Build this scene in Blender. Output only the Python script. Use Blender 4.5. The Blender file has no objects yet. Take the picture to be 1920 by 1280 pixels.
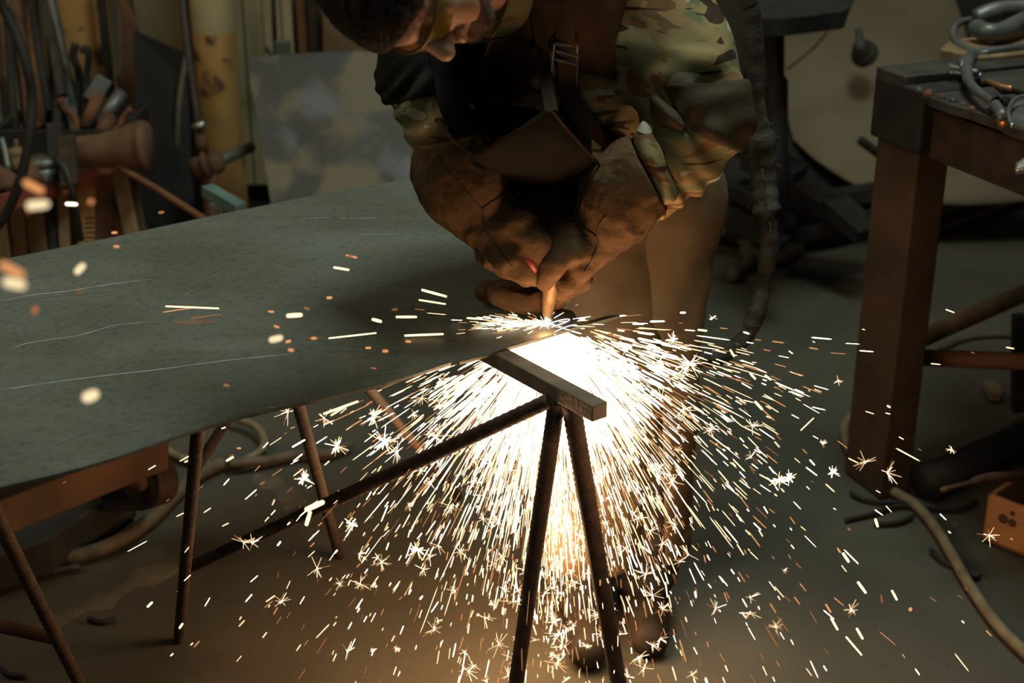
import bpy, math, random
import numpy as np
from mathutils import Vector, Matrix
from mathutils.bvhtree import BVHTree
from mathutils import noise as mn

random.seed(7)
rng = np.random.default_rng(11)
scn = bpy.context.scene
col = scn.collection

# ---------------------------------------------------------------- camera
F_PX = 2750.0
TH = math.radians(23.0)
CAM_H = 1.75
cam_d = bpy.data.cameras.new('camera')
cam_d.sensor_width = 36.0
cam_d.lens = F_PX / 1920.0 * 36.0
cam_d.clip_start = 0.05
cam_d.clip_end = 60
cam_d.dof.use_dof = True
cam_d.dof.focus_distance = 2.52
cam_d.dof.aperture_fstop = 3.2
cam = bpy.data.objects.new('camera', cam_d)
cam.location = (0, 0, CAM_H)
cam.rotation_euler = (math.radians(90) - TH, 0, 0)
col.objects.link(cam)
scn.camera = cam

# ---------------------------------------------------------------- world, lights, exposure
scn.view_settings.view_transform = 'Standard'
scn.view_settings.look = 'None'
scn.view_settings.exposure = 0.0
scn.view_settings.gamma = 1.0
scn.view_settings.use_curve_mapping = False
world = bpy.data.worlds.new('hall_ambient')
scn.world = world
world.use_nodes = True
bg = world.node_tree.nodes['Background']
bg.inputs[0].default_value = (0.52, 0.60, 0.50, 1)
bg.inputs[1].default_value = 0.055

def area(name, loc, target, size, size_y, energy, color):
    l = bpy.data.lights.new(name, 'AREA')
    l.shape = 'RECTANGLE'; l.size = size; l.size_y = size_y
    l.energy = energy; l.color = color
    o = bpy.data.objects.new(name, l)
    o.location = loc
    d = Vector(target) - Vector(loc)
    o.rotation_euler = d.to_track_quat('-Z', 'Y').to_euler()
    col.objects.link(o)
    return o

def point(name, loc, energy, color, r):
    l = bpy.data.lights.new(name, 'POINT')
    l.energy = energy; l.color = color; l.shadow_soft_size = r
    o = bpy.data.objects.new(name, l)
    o.location = loc
    col.objects.link(o)
    return o

area('overhead_key', (0.75, 2.75, 4.3), (0.0, 2.3, 0.8), 1.1, 0.9, 82, (0.85, 1.0, 0.88))  # unseen overhead key, set by the shadow under the man
area('hall_light', (-2.6, 2.6, 3.6), (-1.5, 4.8, 0.5), 1.6, 1.6, 32, (1.0, 0.82, 0.56))
area('front_fill', (-1.2, -0.4, 3.3), (0.2, 3.0, 0.4), 2.5, 2.0, 5, (0.90, 1.0, 0.80))  # weak unseen fill from behind the camera
area('hall_light_far', (1.6, 4.2, 3.3), (1.7, 6.0, 0.5), 1.2, 1.2, 7, (1.0, 0.92, 0.70))
WARM = (1.0, 0.57, 0.29)
point('chest_fill_right', (0.36, 2.0, 0.62), 3.2, WARM, 0.08)  # added fill for the chest, out to the right of the jet
point('cut_light', (0.058, 2.262, 0.815), 0.2, (1.0, 0.52, 0.22), 0.008)
point('warm_fill_front', (0.08, 2.10, 0.74), 4.8, WARM, 0.06)  # added warm fill for chest and face, ahead of the jet
point('jet_light', (0.12, 2.24, 0.66), 3.0, WARM, 0.10)
point('jet_light_low', (0.10, 2.36, 0.38), 8.0, WARM, 0.12)
point('jet_light_floor', (0.02, 2.46, 0.28), 13.0, (1.0, 0.52, 0.22), 0.12)

# ---------------------------------------------------------------- placing helpers
ST, CT = math.sin(TH), math.cos(TH)
def ray(px, py):
    u = (px - 960) / F_PX; v = (640 - py) / F_PX
    return Vector((u, CT + v * ST, -ST + v * CT))
def P(px, py, Y):
    d = ray(px, py); t = Y / d.y
    return Vector((0, 0, CAM_H)) + d * t
def PZ(px, py, Z):
    d = ray(px, py); t = (Z - CAM_H) / d.z
    return Vector((0, 0, CAM_H)) + d * t
XS = Vector((1, 0, 0)); VS = Vector((0, ST, CT)); WS = Vector((0, -CT, ST))
def S2W(x, y, z):
    return XS * x + VS * y + WS * z

# ---------------------------------------------------------------- materials
def mat(name, c1, c2=None, rough=0.8, metal=0.0, scale=8.0, detail=4.0, bump=0.15, bscale=None,
        lo=0.35, hi=0.65, c3=None, scale3=2.0, stretch=(1, 1, 1), lo3=0.5, hi3=0.62, dist=0.004):
    m = bpy.data.materials.new(name)
    m.use_nodes = True
    nt = m.node_tree; n = nt.nodes; L = nt.links
    b = n['Principled BSDF']
    b.inputs['Roughness'].default_value = rough
    b.inputs['Metallic'].default_value = metal
    if name.find('leather') >= 0 or name.find('suede') >= 0 or name.find('cloth') >= 0 or name.find('trousers') >= 0 or name.find('patch') >= 0 or name.find('hide') >= 0: b.inputs['Specular IOR Level'].default_value = 0.12
    tc = n.new('ShaderNodeTexCoord'); mp = n.new('ShaderNodeMapping')
    mp.inputs['Scale'].default_value = stretch
    L.new(tc.outputs['Object'], mp.inputs['Vector'])
    nz = n.new('ShaderNodeTexNoise'); nz.inputs['Scale'].default_value = scale
    nz.inputs['Detail'].default_value = detail
    L.new(mp.outputs[0], nz.inputs['Vector'])
    rp = n.new('ShaderNodeValToRGB')
    rp.color_ramp.elements[0].position = lo; rp.color_ramp.elements[1].position = hi
    rp.color_ramp.elements[0].color = (*c1, 1); rp.color_ramp.elements[1].color = (*(c2 or c1), 1)
    L.new(nz.outputs['Fac'], rp.inputs[0])
    out = rp.outputs[0]
    if c3:
        n3 = n.new('ShaderNodeTexNoise'); n3.inputs['Scale'].default_value = scale3; n3.inputs['Detail'].default_value = 5
        L.new(mp.outputs[0], n3.inputs['Vector'])
        r3 = n.new('ShaderNodeValToRGB')
        r3.color_ramp.elements[0].position = lo3; r3.color_ramp.elements[1].position = hi3
        L.new(n3.outputs['Fac'], r3.inputs[0])
        mx = n.new('ShaderNodeMixRGB'); mx.inputs[2].default_value = (*c3, 1)
        L.new(r3.outputs[0], mx.inputs[0]); L.new(out, mx.inputs[1])
        out = mx.outputs[0]
    L.new(out, b.inputs['Base Color'])
    if bump:
        nb = n.new('ShaderNodeTexNoise'); nb.inputs['Scale'].default_value = bscale or scale * 6
        nb.inputs['Detail'].default_value = 6
        L.new(mp.outputs[0], nb.inputs['Vector'])
        bp = n.new('ShaderNodeBump'); bp.inputs['Strength'].default_value = bump
        bp.inputs['Distance'].default_value = dist
        L.new(nb.outputs['Fac'], bp.inputs['Height']); L.new(bp.outputs[0], b.inputs['Normal'])
    return m

def emit(name, c, s):
    m = bpy.data.materials.new(name); m.use_nodes = True
    nt = m.node_tree; nt.nodes.clear()
    e = nt.nodes.new('ShaderNodeEmission'); o = nt.nodes.new('ShaderNodeOutputMaterial')
    e.inputs[0].default_value = (*c, 1); e.inputs[1].default_value = s
    nt.links.new(e.outputs[0], o.inputs[0])
    m.cycles.emission_sampling = 'NONE'
    return m

def camo_material():
    m = bpy.data.materials.new('camouflage_cloth'); m.use_nodes = True
    nt = m.node_tree; n = nt.nodes; L = nt.links
    b = n['Principled BSDF']; b.inputs['Roughness'].default_value = 0.9; b.inputs['Specular IOR Level'].default_value = 0.15
    tc = n.new('ShaderNodeTexCoord')
    def layer(scale, stretch, lo, color, prev, detail=2.0, off=0.0, dist=0.6, soft=0.01):
        mp = n.new('ShaderNodeMapping'); mp.inputs['Scale'].default_value = stretch
        mp.inputs['Location'].default_value = (off, off * 1.7, off * .6)
        mp.inputs['Rotation'].default_value = (0.3, 0.5, 0.2)
        L.new(tc.outputs['Object'], mp.inputs['Vector'])
        nz = n.new('ShaderNodeTexNoise'); nz.inputs['Scale'].default_value = scale
        nz.inputs['Detail'].default_value = detail; nz.inputs['Distortion'].default_value = dist
        L.new(mp.outputs[0], nz.inputs['Vector'])
        r = n.new('ShaderNodeValToRGB')
        r.color_ramp.elements[0].position = lo; r.color_ramp.elements[1].position = lo + soft
        L.new(nz.outputs['Fac'], r.inputs[0])
        mx = n.new('ShaderNodeMixRGB'); mx.inputs[2].default_value = (*color, 1)
        L.new(r.outputs[0], mx.inputs[0])
        if isinstance(prev, tuple): mx.inputs[1].default_value = (*prev, 1)
        else: L.new(prev, mx.inputs[1])
        return mx.outputs[0]
    o = layer(5, (1, 1, 1.6), 0.48, (0.19, 0.175, 0.088), (0.31, 0.20, 0.09), soft=0.14)
    o = layer(8, (1, 1, 2.0), 0.57, (0.14, 0.155, 0.082), o, off=3, soft=0.08)
    o = layer(13, (1, .8, 2.4), 0.585, (0.17, 0.092, 0.042), o, off=8, soft=0.02)
    o = layer(13, (.8, 1, 3.0), 0.625, (0.050, 0.029, 0.018), o, off=14, detail=0.5, dist=0.8)
    o = layer(18, (1, 1, 2.0), 0.68, (0.40, 0.36, 0.26), o, off=23, detail=0.5, dist=0.5)
    L.new(o, b.inputs['Base Color'])
    nb = n.new('ShaderNodeTexNoise'); nb.inputs['Scale'].default_value = 45
    L.new(tc.outputs['Object'], nb.inputs['Vector'])
    bp = n.new('ShaderNodeBump'); bp.inputs['Strength'].default_value = 0.25; bp.inputs['Distance'].default_value = 0.003
    L.new(nb.outputs['Fac'], bp.inputs['Height']); L.new(bp.outputs[0], b.inputs['Normal'])
    return m

M = {}
M['floor'] = mat('concrete_floor', (0.048, 0.046, 0.033), (0.080, 0.075, 0.054), rough=0.8, scale=2.2, detail=8, bump=0.5, bscale=30,
                 c3=(0.045, 0.036, 0.024), scale3=0.9, lo3=.48, hi3=.66, dist=.006)
M['plaster'] = mat('stained_plaster', (0.12, 0.09, 0.045), (0.17, 0.14, 0.085), scale=3, bump=.3)
M['dark_wall'] = mat('dark_wall', (0.018, 0.018, 0.012), (0.035, 0.03, 0.02), scale=2, bump=.2)
M['yellow'] = mat('yellow_paint_worn', (0.30, 0.165, 0.045), (0.40, 0.235, 0.08), rough=.6, scale=5, bump=.3, c3=(0.07, 0.035, 0.016), scale3=9, lo3=.58, hi3=.66)
M['cream'] = mat('cream_paint', (0.30, 0.23, 0.12), (0.38, 0.31, 0.18), rough=.7, scale=4, bump=.2, c3=(0.12, 0.06, 0.03), scale3=11, lo3=.6, hi3=.66)
M['wood'] = mat('old_wood', (0.13, 0.075, 0.035), (0.22, 0.14, 0.07), rough=.8, scale=6, stretch=(3, 3, .6), bump=.4)
M['plate'] = None
M['steel_dark'] = mat('dark_steel', (0.035, 0.033, 0.030), (0.07, 0.065, 0.055), rough=.55, metal=.4, scale=12, bump=.3)
M['steel_black'] = mat('black_steel', (0.008, 0.008, 0.007), (0.018, 0.016, 0.013), rough=.75, metal=.1, scale=14, bump=.3)
M['steel_bright'] = mat('bright_steel', (0.25, 0.27, 0.26), (0.42, 0.44, 0.42), rough=.35, metal=.8, scale=20, bump=.15)
M['steel_grey'] = mat('grey_steel', (0.10, 0.105, 0.10), (0.17, 0.175, 0.165), rough=.45, metal=.5, scale=15, bump=.2)
M['rust'] = mat('rusty_steel', (0.055, 0.026, 0.014), (0.13, 0.058, 0.025), rough=.85, metal=.15, scale=14, bump=.5)
M['rust_dark'] = mat('dark_rusty_steel', (0.020, 0.014, 0.010), (0.055, 0.030, 0.018), rough=.8, metal=.2, scale=22, bump=.6)
M['rust_orange'] = mat('orange_rust', (0.115, 0.042, 0.014), (0.17, 0.078, 0.026), rough=.8, scale=7, bump=.4, c3=(0.06, 0.025, 0.012), scale3=4, lo3=.5, hi3=.7)
M['bench_post'] = mat('bench_post_rust', (0.055, 0.027, 0.013), (0.10, 0.052, 0.022), rough=.8, scale=5, bump=.4, c3=(0.03, 0.018, 0.011), scale3=4, lo3=.5, hi3=.7)
M['matte_black'] = mat('matte_black_steel', (0.005, 0.005, 0.0045), (0.009, 0.008, 0.007), rough=.9, scale=6, bump=.2)  # flat near-black steel for the slanted sheet
M['red_edge'] = mat('red_paint_worn', (0.14, 0.030, 0.018), (0.22, 0.06, 0.03), rough=.6, scale=9, bump=.3)
M['rebar'] = mat('rebar_rust', (0.030, 0.022, 0.017), (0.075, 0.045, 0.028), rough=.75, metal=.3, scale=40, bump=.5)
M['hose'] = mat('dirty_hose', (0.055, 0.047, 0.030), (0.10, 0.085, 0.055), rough=.7, scale=25, bump=.3)
M['hose_tan'] = mat('tan_hose', (0.13, 0.105, 0.06), (0.21, 0.17, 0.10), rough=.6, scale=30, bump=.3)
M['hose_black'] = mat('black_hose', (0.012, 0.012, 0.010), (0.025, 0.025, 0.02), rough=.6, scale=30, bump=.2)
M['wrap'] = mat('hose_wrap_cloth', (0.030, 0.030, 0.026), (0.075, 0.075, 0.066), rough=.9, scale=26, bump=.7, c3=(0.06, 0.036, 0.025), scale3=9, lo3=.52, hi3=.6)
M['tan_sheet'] = mat('tan_fibre_sheet', (0.13, 0.100, 0.060), (0.18, 0.142, 0.09), rough=.85, scale=2, detail=6, bump=.3, c3=(0.10, 0.07, 0.042), scale3=1.5, lo3=.5, hi3=.7)
M['leather_roll'] = mat('brown_hide', (0.085, 0.048, 0.028), (0.15, 0.09, 0.055), rough=.8, scale=7, bump=.4)
M['teal'] = mat('teal_paint', (0.07, 0.13, 0.12), (0.12, 0.19, 0.17), rough=.5, scale=12, bump=.2)
M['box'] = mat('orange_box_paint', (0.38, 0.17, 0.065), (0.46, 0.23, 0.09), rough=.75, scale=9, bump=.3, c3=(0.10, 0.03, 0.015), scale3=16, lo3=.64, hi3=.68)
M['box_in'] = mat('dark_box_inside', (0.02, 0.016, 0.012), (0.03, 0.02, 0.015), rough=.9)
M['skin'] = mat('skin', (0.42, 0.215, 0.135), (0.50, 0.27, 0.175), rough=.52, scale=18, bump=.15, bscale=240, dist=.001)
M['hair'] = mat('dark_hair', (0.016, 0.010, 0.006), (0.045, 0.026, 0.014), rough=.7, scale=60, bump=.8, bscale=160, stretch=(1, .3, .3))
M['hair'].node_tree.nodes['Principled BSDF'].inputs['Specular IOR Level'].default_value = 0.2
M['beard'] = mat('beard_stubble', (0.08, 0.038, 0.018), (0.15, 0.075, 0.038), rough=.85, scale=200, bump=.8)
M['camo'] = camo_material()
M['patch'] = mat('dark_sleeve_patch', (0.040, 0.030, 0.017), (0.062, 0.046, 0.026), rough=.8, scale=10, bump=.35)
M['dark_leather'] = mat('dark_brown_leather', (0.050, 0.027, 0.015), (0.085, 0.046, 0.025), rough=.7, scale=9, bump=.35)
M['strap_leather'] = mat('worn_strap_leather', (0.028, 0.016, 0.007), (0.045, 0.026, 0.012), rough=.7, scale=20)
M['black_cloth'] = mat('black_cloth', (0.012, 0.012, 0.011), (0.02, 0.02, 0.018), rough=.9, scale=12, bump=.2)  # elbow cloth, also the black of the shaded gaps behind the bib
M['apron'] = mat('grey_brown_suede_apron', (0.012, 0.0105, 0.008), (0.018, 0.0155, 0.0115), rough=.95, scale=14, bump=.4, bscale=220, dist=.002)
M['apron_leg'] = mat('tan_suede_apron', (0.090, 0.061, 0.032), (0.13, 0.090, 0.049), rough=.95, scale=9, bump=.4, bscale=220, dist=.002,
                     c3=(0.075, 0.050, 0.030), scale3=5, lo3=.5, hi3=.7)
M['glove'] = mat('brown_suede_glove', (0.080, 0.046, 0.022), (0.130, 0.078, 0.039), rough=.92, scale=14, bump=.9, bscale=48, dist=.006,
                 c3=(0.062, 0.035, 0.018), scale3=10, lo3=.5, hi3=.66)
M['seam'] = mat('dark_glove_seam', (0.035, 0.019, 0.010), (0.06, 0.033, 0.018), rough=.8, scale=60)
M['trousers'] = mat('dark_work_trousers', (0.045, 0.042, 0.038), (0.07, 0.065, 0.058), rough=.9, scale=20, bump=.3)
M['boot'] = mat('black_boot_leather', (0.02, 0.016, 0.013), (0.035, 0.028, 0.022), rough=.6, scale=20, bump=.3)
M['brass'] = mat('burnt_brass', (0.17, 0.105, 0.045), (0.25, 0.16, 0.07), rough=.5, metal=.4, scale=30, bump=.3, c3=(0.10, 0.06, 0.03), scale3=25)
M['copper'] = mat('hot_copper', (0.55, 0.26, 0.10), (0.62, 0.33, 0.14), rough=.35, metal=.8, scale=30)
M['red_hose'] = mat('red_rubber', (0.20, 0.03, 0.015), (0.25, 0.04, 0.02), rough=.5)
M['scratch'] = mat('bare_scratch', (0.42, 0.46, 0.42), (0.26, 0.29, 0.27), rough=.6, metal=.2, scale=30)
M['scratch_dim'] = mat('faint_scratch', (0.20, 0.22, 0.20), (0.14, 0.155, 0.14), rough=.6, metal=.2, scale=30)
M['heat'] = mat('heat_tint', (0.16, 0.09, 0.055), (0.20, 0.12, 0.075), rough=.7, scale=30)
M['white_hot'] = emit('white_hot_spark', (1.0, 0.84, 0.62), 4.0)
M['yellow_hot'] = emit('yellow_hot_spark', (1.0, 0.70, 0.36), 2.4)
M['orange_hot'] = emit('orange_hot_spark', (1.0, 0.42, 0.15), 0.85)
M['dim_hot'] = emit('dim_orange_spark', (1.0, 0.38, 0.14), 0.36)
M['cream_hot'] = emit('cream_spark', (1.0, 0.78, 0.46), 1.15)
M['blue_hot'] = emit('blue_white_flame', (0.72, 0.78, 1.0), 2.2)

def plate_material():
    m = bpy.data.materials.new('mill_scale_steel'); m.use_nodes = True
    nt = m.node_tree; n = nt.nodes; L = nt.links
    b = n['Principled BSDF']; b.inputs['Roughness'].default_value = 0.55; b.inputs['Metallic'].default_value = 0.25
    tc = n.new('ShaderNodeTexCoord')
    def nz(scale, stretch, detail=6, rot=0.0):
        mp = n.new('ShaderNodeMapping'); mp.inputs['Scale'].default_value = stretch; mp.inputs['Rotation'].default_value = (0, 0, rot)
        L.new(tc.outputs['Object'], mp.inputs['Vector'])
        x = n.new('ShaderNodeTexNoise'); x.inputs['Scale'].default_value = scale; x.inputs['Detail'].default_value = detail
        L.new(mp.outputs[0], x.inputs['Vector']); return x.outputs['Fac']
    def ramp(f, stops):
        r = n.new('ShaderNodeValToRGB'); e = r.color_ramp.elements
        e[0].position, e[0].color = stops[0][0], (*stops[0][1], 1)
        e[1].position, e[1].color = stops[-1][0], (*stops[-1][1], 1)
        for p, c in stops[1:-1]:
            k = e.new(p); k.color = (*c, 1)
        L.new(f, r.inputs[0]); return r.outputs[0]
    base = ramp(nz(3.0, (1, 1, 1), 8), [(.3, (0.095, 0.102, 0.082)), (.5, (0.118, 0.126, 0.102)), (.7, (0.135, 0.148, 0.130))])
    streak = ramp(nz(3.0, (.8, 2.0, 1), 8, 0.25), [(.50, (0, 0, 0)), (.75, (.45, .45, .45))])
    mx = n.new('ShaderNodeMixRGB'); mx.inputs[2].default_value = (0.19, 0.205, 0.185, 1)
    L.new(streak, mx.inputs[0]); L.new(base, mx.inputs[1])
    fine = ramp(nz(90, (1, 1, 1), 3), [(.30, (.55, .55, .55)), (.5, (1, 1, 1))])
    mm = n.new('ShaderNodeMixRGB'); mm.blend_type = 'MULTIPLY'; mm.inputs[0].default_value = .6
    L.new(mx.outputs[0], mm.inputs[1]); L.new(fine, mm.inputs[2])
    L.new(mm.outputs[0], b.inputs['Base Color'])
    rr = ramp(nz(4.0, (.8, 1.8, 1), 6, 0.25), [(.35, (.52, .52, .52)), (.65, (.68, .68, .68))])
    L.new(rr, b.inputs['Roughness'])
    bp = n.new('ShaderNodeBump'); bp.inputs['Strength'].default_value = .12; bp.inputs['Distance'].default_value = .002
    L.new(nz(40, (.3, 3, 1), 5, .25), bp.inputs['Height']); L.new(bp.outputs[0], b.inputs['Normal'])
    return m
M['plate'] = plate_material()

def sheet_material():
    m = mat('burnt_steel_sheet', (0.035, 0.038, 0.036), (0.055, 0.056, 0.052), rough=.6, metal=.2, scale=3, bump=.3,
            c3=(0.13, 0.108, 0.07), scale3=4.4, lo3=.48, hi3=.57)
    nt = m.node_tree; n = nt.nodes; L = nt.links
    b = n['Principled BSDF']
    prev = b.inputs['Base Color'].links[0].from_socket
    tc = n.new('ShaderNodeTexCoord')
    nz = n.new('ShaderNodeTexNoise'); nz.inputs['Scale'].default_value = 5.5; nz.inputs['Detail'].default_value = 4
    mp = n.new('ShaderNodeMapping'); mp.inputs['Location'].default_value = (4, 2, 9)
    L.new(tc.outputs['Object'], mp.inputs[0]); L.new(mp.outputs[0], nz.inputs['Vector'])
    r = n.new('ShaderNodeValToRGB'); r.color_ramp.elements[0].position = .56; r.color_ramp.elements[1].position = .66
    L.new(nz.outputs['Fac'], r.inputs[0])
    mx = n.new('ShaderNodeMixRGB'); mx.inputs[2].default_value = (0.11, 0.115, 0.125, 1)
    L.new(r.outputs[0], mx.inputs[0]); L.new(prev, mx.inputs[1]); L.new(mx.outputs[0], b.inputs['Base Color'])
    return m
M['sheet'] = sheet_material()

def glass_material():
    m = bpy.data.materials.new('yellow_safety_lens'); m.use_nodes = True
    b = m.node_tree.nodes['Principled BSDF']
    b.inputs['Base Color'].default_value = (0.42, 0.31, 0.045, 1)
    b.inputs['Roughness'].default_value = 0.12
    b.inputs['Transmission Weight'].default_value = 0.55
    b.inputs['IOR'].default_value = 1.2
    b.inputs['Alpha'].default_value = 0.62
    return m
M['lens'] = glass_material()

# ---------------------------------------------------------------- object helpers
def wloc(o):
    v = Vector((0, 0, 0))
    while o is not None:
        v += Vector(o.location); o = o.parent
    return v

def link_mesh(name, verts, faces, material, parent=None, smooth=False, origin=None):
    """verts in world space; the object's origin is the parent's (or origin)"""
    off = wloc(parent) if parent is not None else (Vector(origin) if origin is not None else Vector((0, 0, 0)))
    me = bpy.data.meshes.new(name)
    if isinstance(verts, np.ndarray):
        v = verts - np.array(off)
        me.vertices.add(len(v)); me.vertices.foreach_set('co', v.astype(np.float32).ravel())
        f = np.asarray(faces, dtype=np.int32)
        me.loops.add(f.size); me.loops.foreach_set('vertex_index', f.ravel())
        me.polygons.add(len(f))
        me.polygons.foreach_set('loop_start', np.arange(0, f.size, f.shape[1], dtype=np.int32))
        me.polygons.foreach_set('loop_total', np.full(len(f), f.shape[1], dtype=np.int32))
        me.update(calc_edges=True)
    else:
        me.from_pydata([tuple(Vector(p) - off) for p in verts], [], faces)
    me.validate()
    mats = material if isinstance(material, (list, tuple)) else [material]
    for m in mats: me.materials.append(m)
    if smooth:
        me.polygons.foreach_set('use_smooth', [True] * len(me.polygons))
    o = bpy.data.objects.new(name, me)
    col.objects.link(o)
    if parent is not None: o.parent = parent
    else: o.location = off
    return o

def tag(o, label, cat, group=None, kind=None):
    o['label'] = label; o['category'] = cat
    if group: o['group'] = group
    if kind: o['kind'] = kind
    return o

def thing(name, label, cat, loc=(0, 0, 0), group=None):
    o = bpy.data.objects.new(name, None); o.empty_display_size = .05
    o.location = loc; col.objects.link(o)
    return tag(o, label, cat, group)

def bevel(o, w=.002, seg=2):
    b = o.modifiers.new('bevel', 'BEVEL'); b.width = w; b.segments = seg; b.limit_method = 'ANGLE'
    return o

class G:
    """collects pieces of ONE part"""
    def __init__(s): s.v = []; s.f = []; s.mi = []
    def add(s, v, f, mi=0):
        k = len(s.v); s.v += [Vector(p) for p in v]; s.f += [tuple(i + k for i in q) for q in f]; s.mi += [mi] * len(f); return s
    def box(s, c, half, rot=None, mi=0):
        R = rot or Matrix.Identity(3)
        v = [Vector(c) + R @ Vector((sx * half[0], sy * half[1], sz * half[2])) for sx in (-1, 1) for sy in (-1, 1) for sz in (-1, 1)]
        f = [(0, 1, 3, 2), (4, 6, 7, 5), (0, 4, 5, 1), (2, 3, 7, 6), (0, 2, 6, 4), (1, 5, 7, 3)]
        return s.add(v, f, mi)
    def beam(s, a, b, w, h, up=(0, 0, 1), mi=0):
        a = Vector(a); b = Vector(b); d = (b - a); Ln = d.length; d.normalize()
        u = Vector(up); sx = d.cross(u)
        if sx.length < 1e-4: sx = d.cross(Vector((1, 0, 0)))
        sx.normalize(); uz = sx.cross(d).normalized()
        R = Matrix((d, sx, uz)).transposed()
        return s.box((a + b) / 2, (Ln / 2, w / 2, h / 2), R, mi)
    def tube(s, pts, r, n=10, cap=True, mi=0, ridge=0.0):
        pts = [Vector(p) for p in pts]; m = len(pts)
        rs = list(r) if isinstance(r, (list, tuple)) else [r] * m
        t0 = (pts[1] - pts[0]).normalized()
        nx = t0.orthogonal().normalized()
        v = []
        for i, p in enumerate(pts):
            t = (pts[min(i + 1, m - 1)] - pts[max(i - 1, 0)]).normalized()
            nx = (nx - t * nx.dot(t)).normalized(); ny = t.cross(nx)
            rr = rs[i] * (1 + (ridge if i % 2 else 0))
            for k in range(n):
                a = 2 * math.pi * k / n
                v.append(p + (nx * math.cos(a) + ny * math.sin(a)) * rr)
        f = []
        for i in range(m - 1):
            for k in range(n):
                f.append((i * n + k, i * n + (k + 1) % n, (i + 1) * n + (k + 1) % n, (i + 1) * n + k))
        if cap:
            f.append(tuple(range(n))[::-1]); f.append(tuple((m - 1) * n + k for k in range(n)))
        return s.add(v, f, mi)
    def prism(s, poly, d, mi=0):
        """poly: list of world points (planar), extruded by vector d"""
        d = Vector(d); n = len(poly)
        v = [Vector(p) for p in poly] + [Vector(p) + d for p in poly]
        f = [tuple(range(n)), tuple(range(2 * n - 1, n - 1, -1))]
        f += [(i, i + n, (i + 1) % n + n, (i + 1) % n) for i in range(n)]
        return s.add(v, f, mi)
    def build(s, name, material, parent=None, smooth=False, origin=None):
        o = link_mesh(name, s.v, s.f, material, parent, smooth, origin)
        if isinstance(material, (list, tuple)): o.data.polygons.foreach_set('material_index', s.mi)
        return o

def crom(pts, n):
    """Catmull-Rom through pts (Vectors or tuples), n per span"""
    pts = [Vector(p) for p in pts]; out = []
    for i in range(len(pts) - 1):
        p0 = pts[i - 1] if i > 0 else pts[i] * 2 - pts[i + 1]
        p1, p2 = pts[i], pts[i + 1]
        p3 = pts[i + 2] if i + 2 < len(pts) else p2 * 2 - p1
        for k in range(n):
            t = k / n
            out.append(.5 * ((2 * p1) + (p2 - p0) * t + (2 * p0 - 5 * p1 + 4 * p2 - p3) * t * t + (3 * p1 - p0 - 3 * p2 + p3) * t ** 3))
    out.append(pts[-1]); return out

def patch(rows, n=6, thick=.004, wob=0.0, wscale=8.0):
    """smooth sheet through a grid of points, with thickness; returns G"""
    a = [crom(r, n) for r in rows]
    cols = list(zip(*a)); c2 = [crom(list(c), n) for c in cols]
    g = [list(r) for r in zip(*c2)]
    R, C = len(g), len(g[0])
    nr = [[None] * C for _ in range(R)]
    for i in range(R):
        for j in range(C):
            du = g[i][min(j + 1, C - 1)] - g[i][max(j - 1, 0)]; dv = g[min(i + 1, R - 1)][j] - g[max(i - 1, 0)][j]
            q = du.cross(dv)
            nr[i][j] = q.normalized() if q.length > 1e-9 else Vector((0, 0, 1))
    if wob:
        for i in range(R):
            for j in range(C):
                g[i][j] = g[i][j] + nr[i][j] * wob * mn.noise(g[i][j] * wscale)
    v = [g[i][j] for i in range(R) for j in range(C)] + [g[i][j] + nr[i][j] * thick for i in range(R) for j in range(C)]
    K = R * C; f = []
    for i in range(R - 1):
        for j in range(C - 1):
            a0, b0, c0, d0 = i * C + j, i * C + j + 1, (i + 1) * C + j + 1, (i + 1) * C + j
            f.append((a0, d0, c0, b0)); f.append((a0 + K, b0 + K, c0 + K, d0 + K))
    bd = [(0, j) for j in range(C)] + [(i, C - 1) for i in range(1, R)] + [(R - 1, j) for j in range(C - 2, -1, -1)] + [(i, 0) for i in range(R - 2, 0, -1)]
    for q in range(len(bd)):
        i0, j0 = bd[q]; i1, j1 = bd[(q + 1) % len(bd)]
        A, B = i0 * C + j0, i1 * C + j1
        f.append((A, B, B + K, A + K))
    return G().add(v, f)

# ---------------------------------------------------------------- implicit surfaces
def vnoise(p, s=1.0, seed=0.0):
    q = p * s + seed; i = np.floor(q); f = q - i; u = f * f * (3 - 2 * f)
    def h(dx, dy, dz):
        t = np.sin((i[:, 0] + dx) * 127.1 + (i[:, 1] + dy) * 311.7 + (i[:, 2] + dz) * 74.7) * 43758.5453
        return t - np.floor(t)
    x, y, z = u[:, 0], u[:, 1], u[:, 2]
    a = h(0, 0, 0) * (1 - x) + h(1, 0, 0) * x; b = h(0, 1, 0) * (1 - x) + h(1, 1, 0) * x
    c = h(0, 0, 1) * (1 - x) + h(1, 0, 1) * x; d = h(0, 1, 1) * (1 - x) + h(1, 1, 1) * x
    return ((a * (1 - y) + b * y) * (1 - z) + (c * (1 - y) + d * y) * z) * 2 - 1

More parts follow.
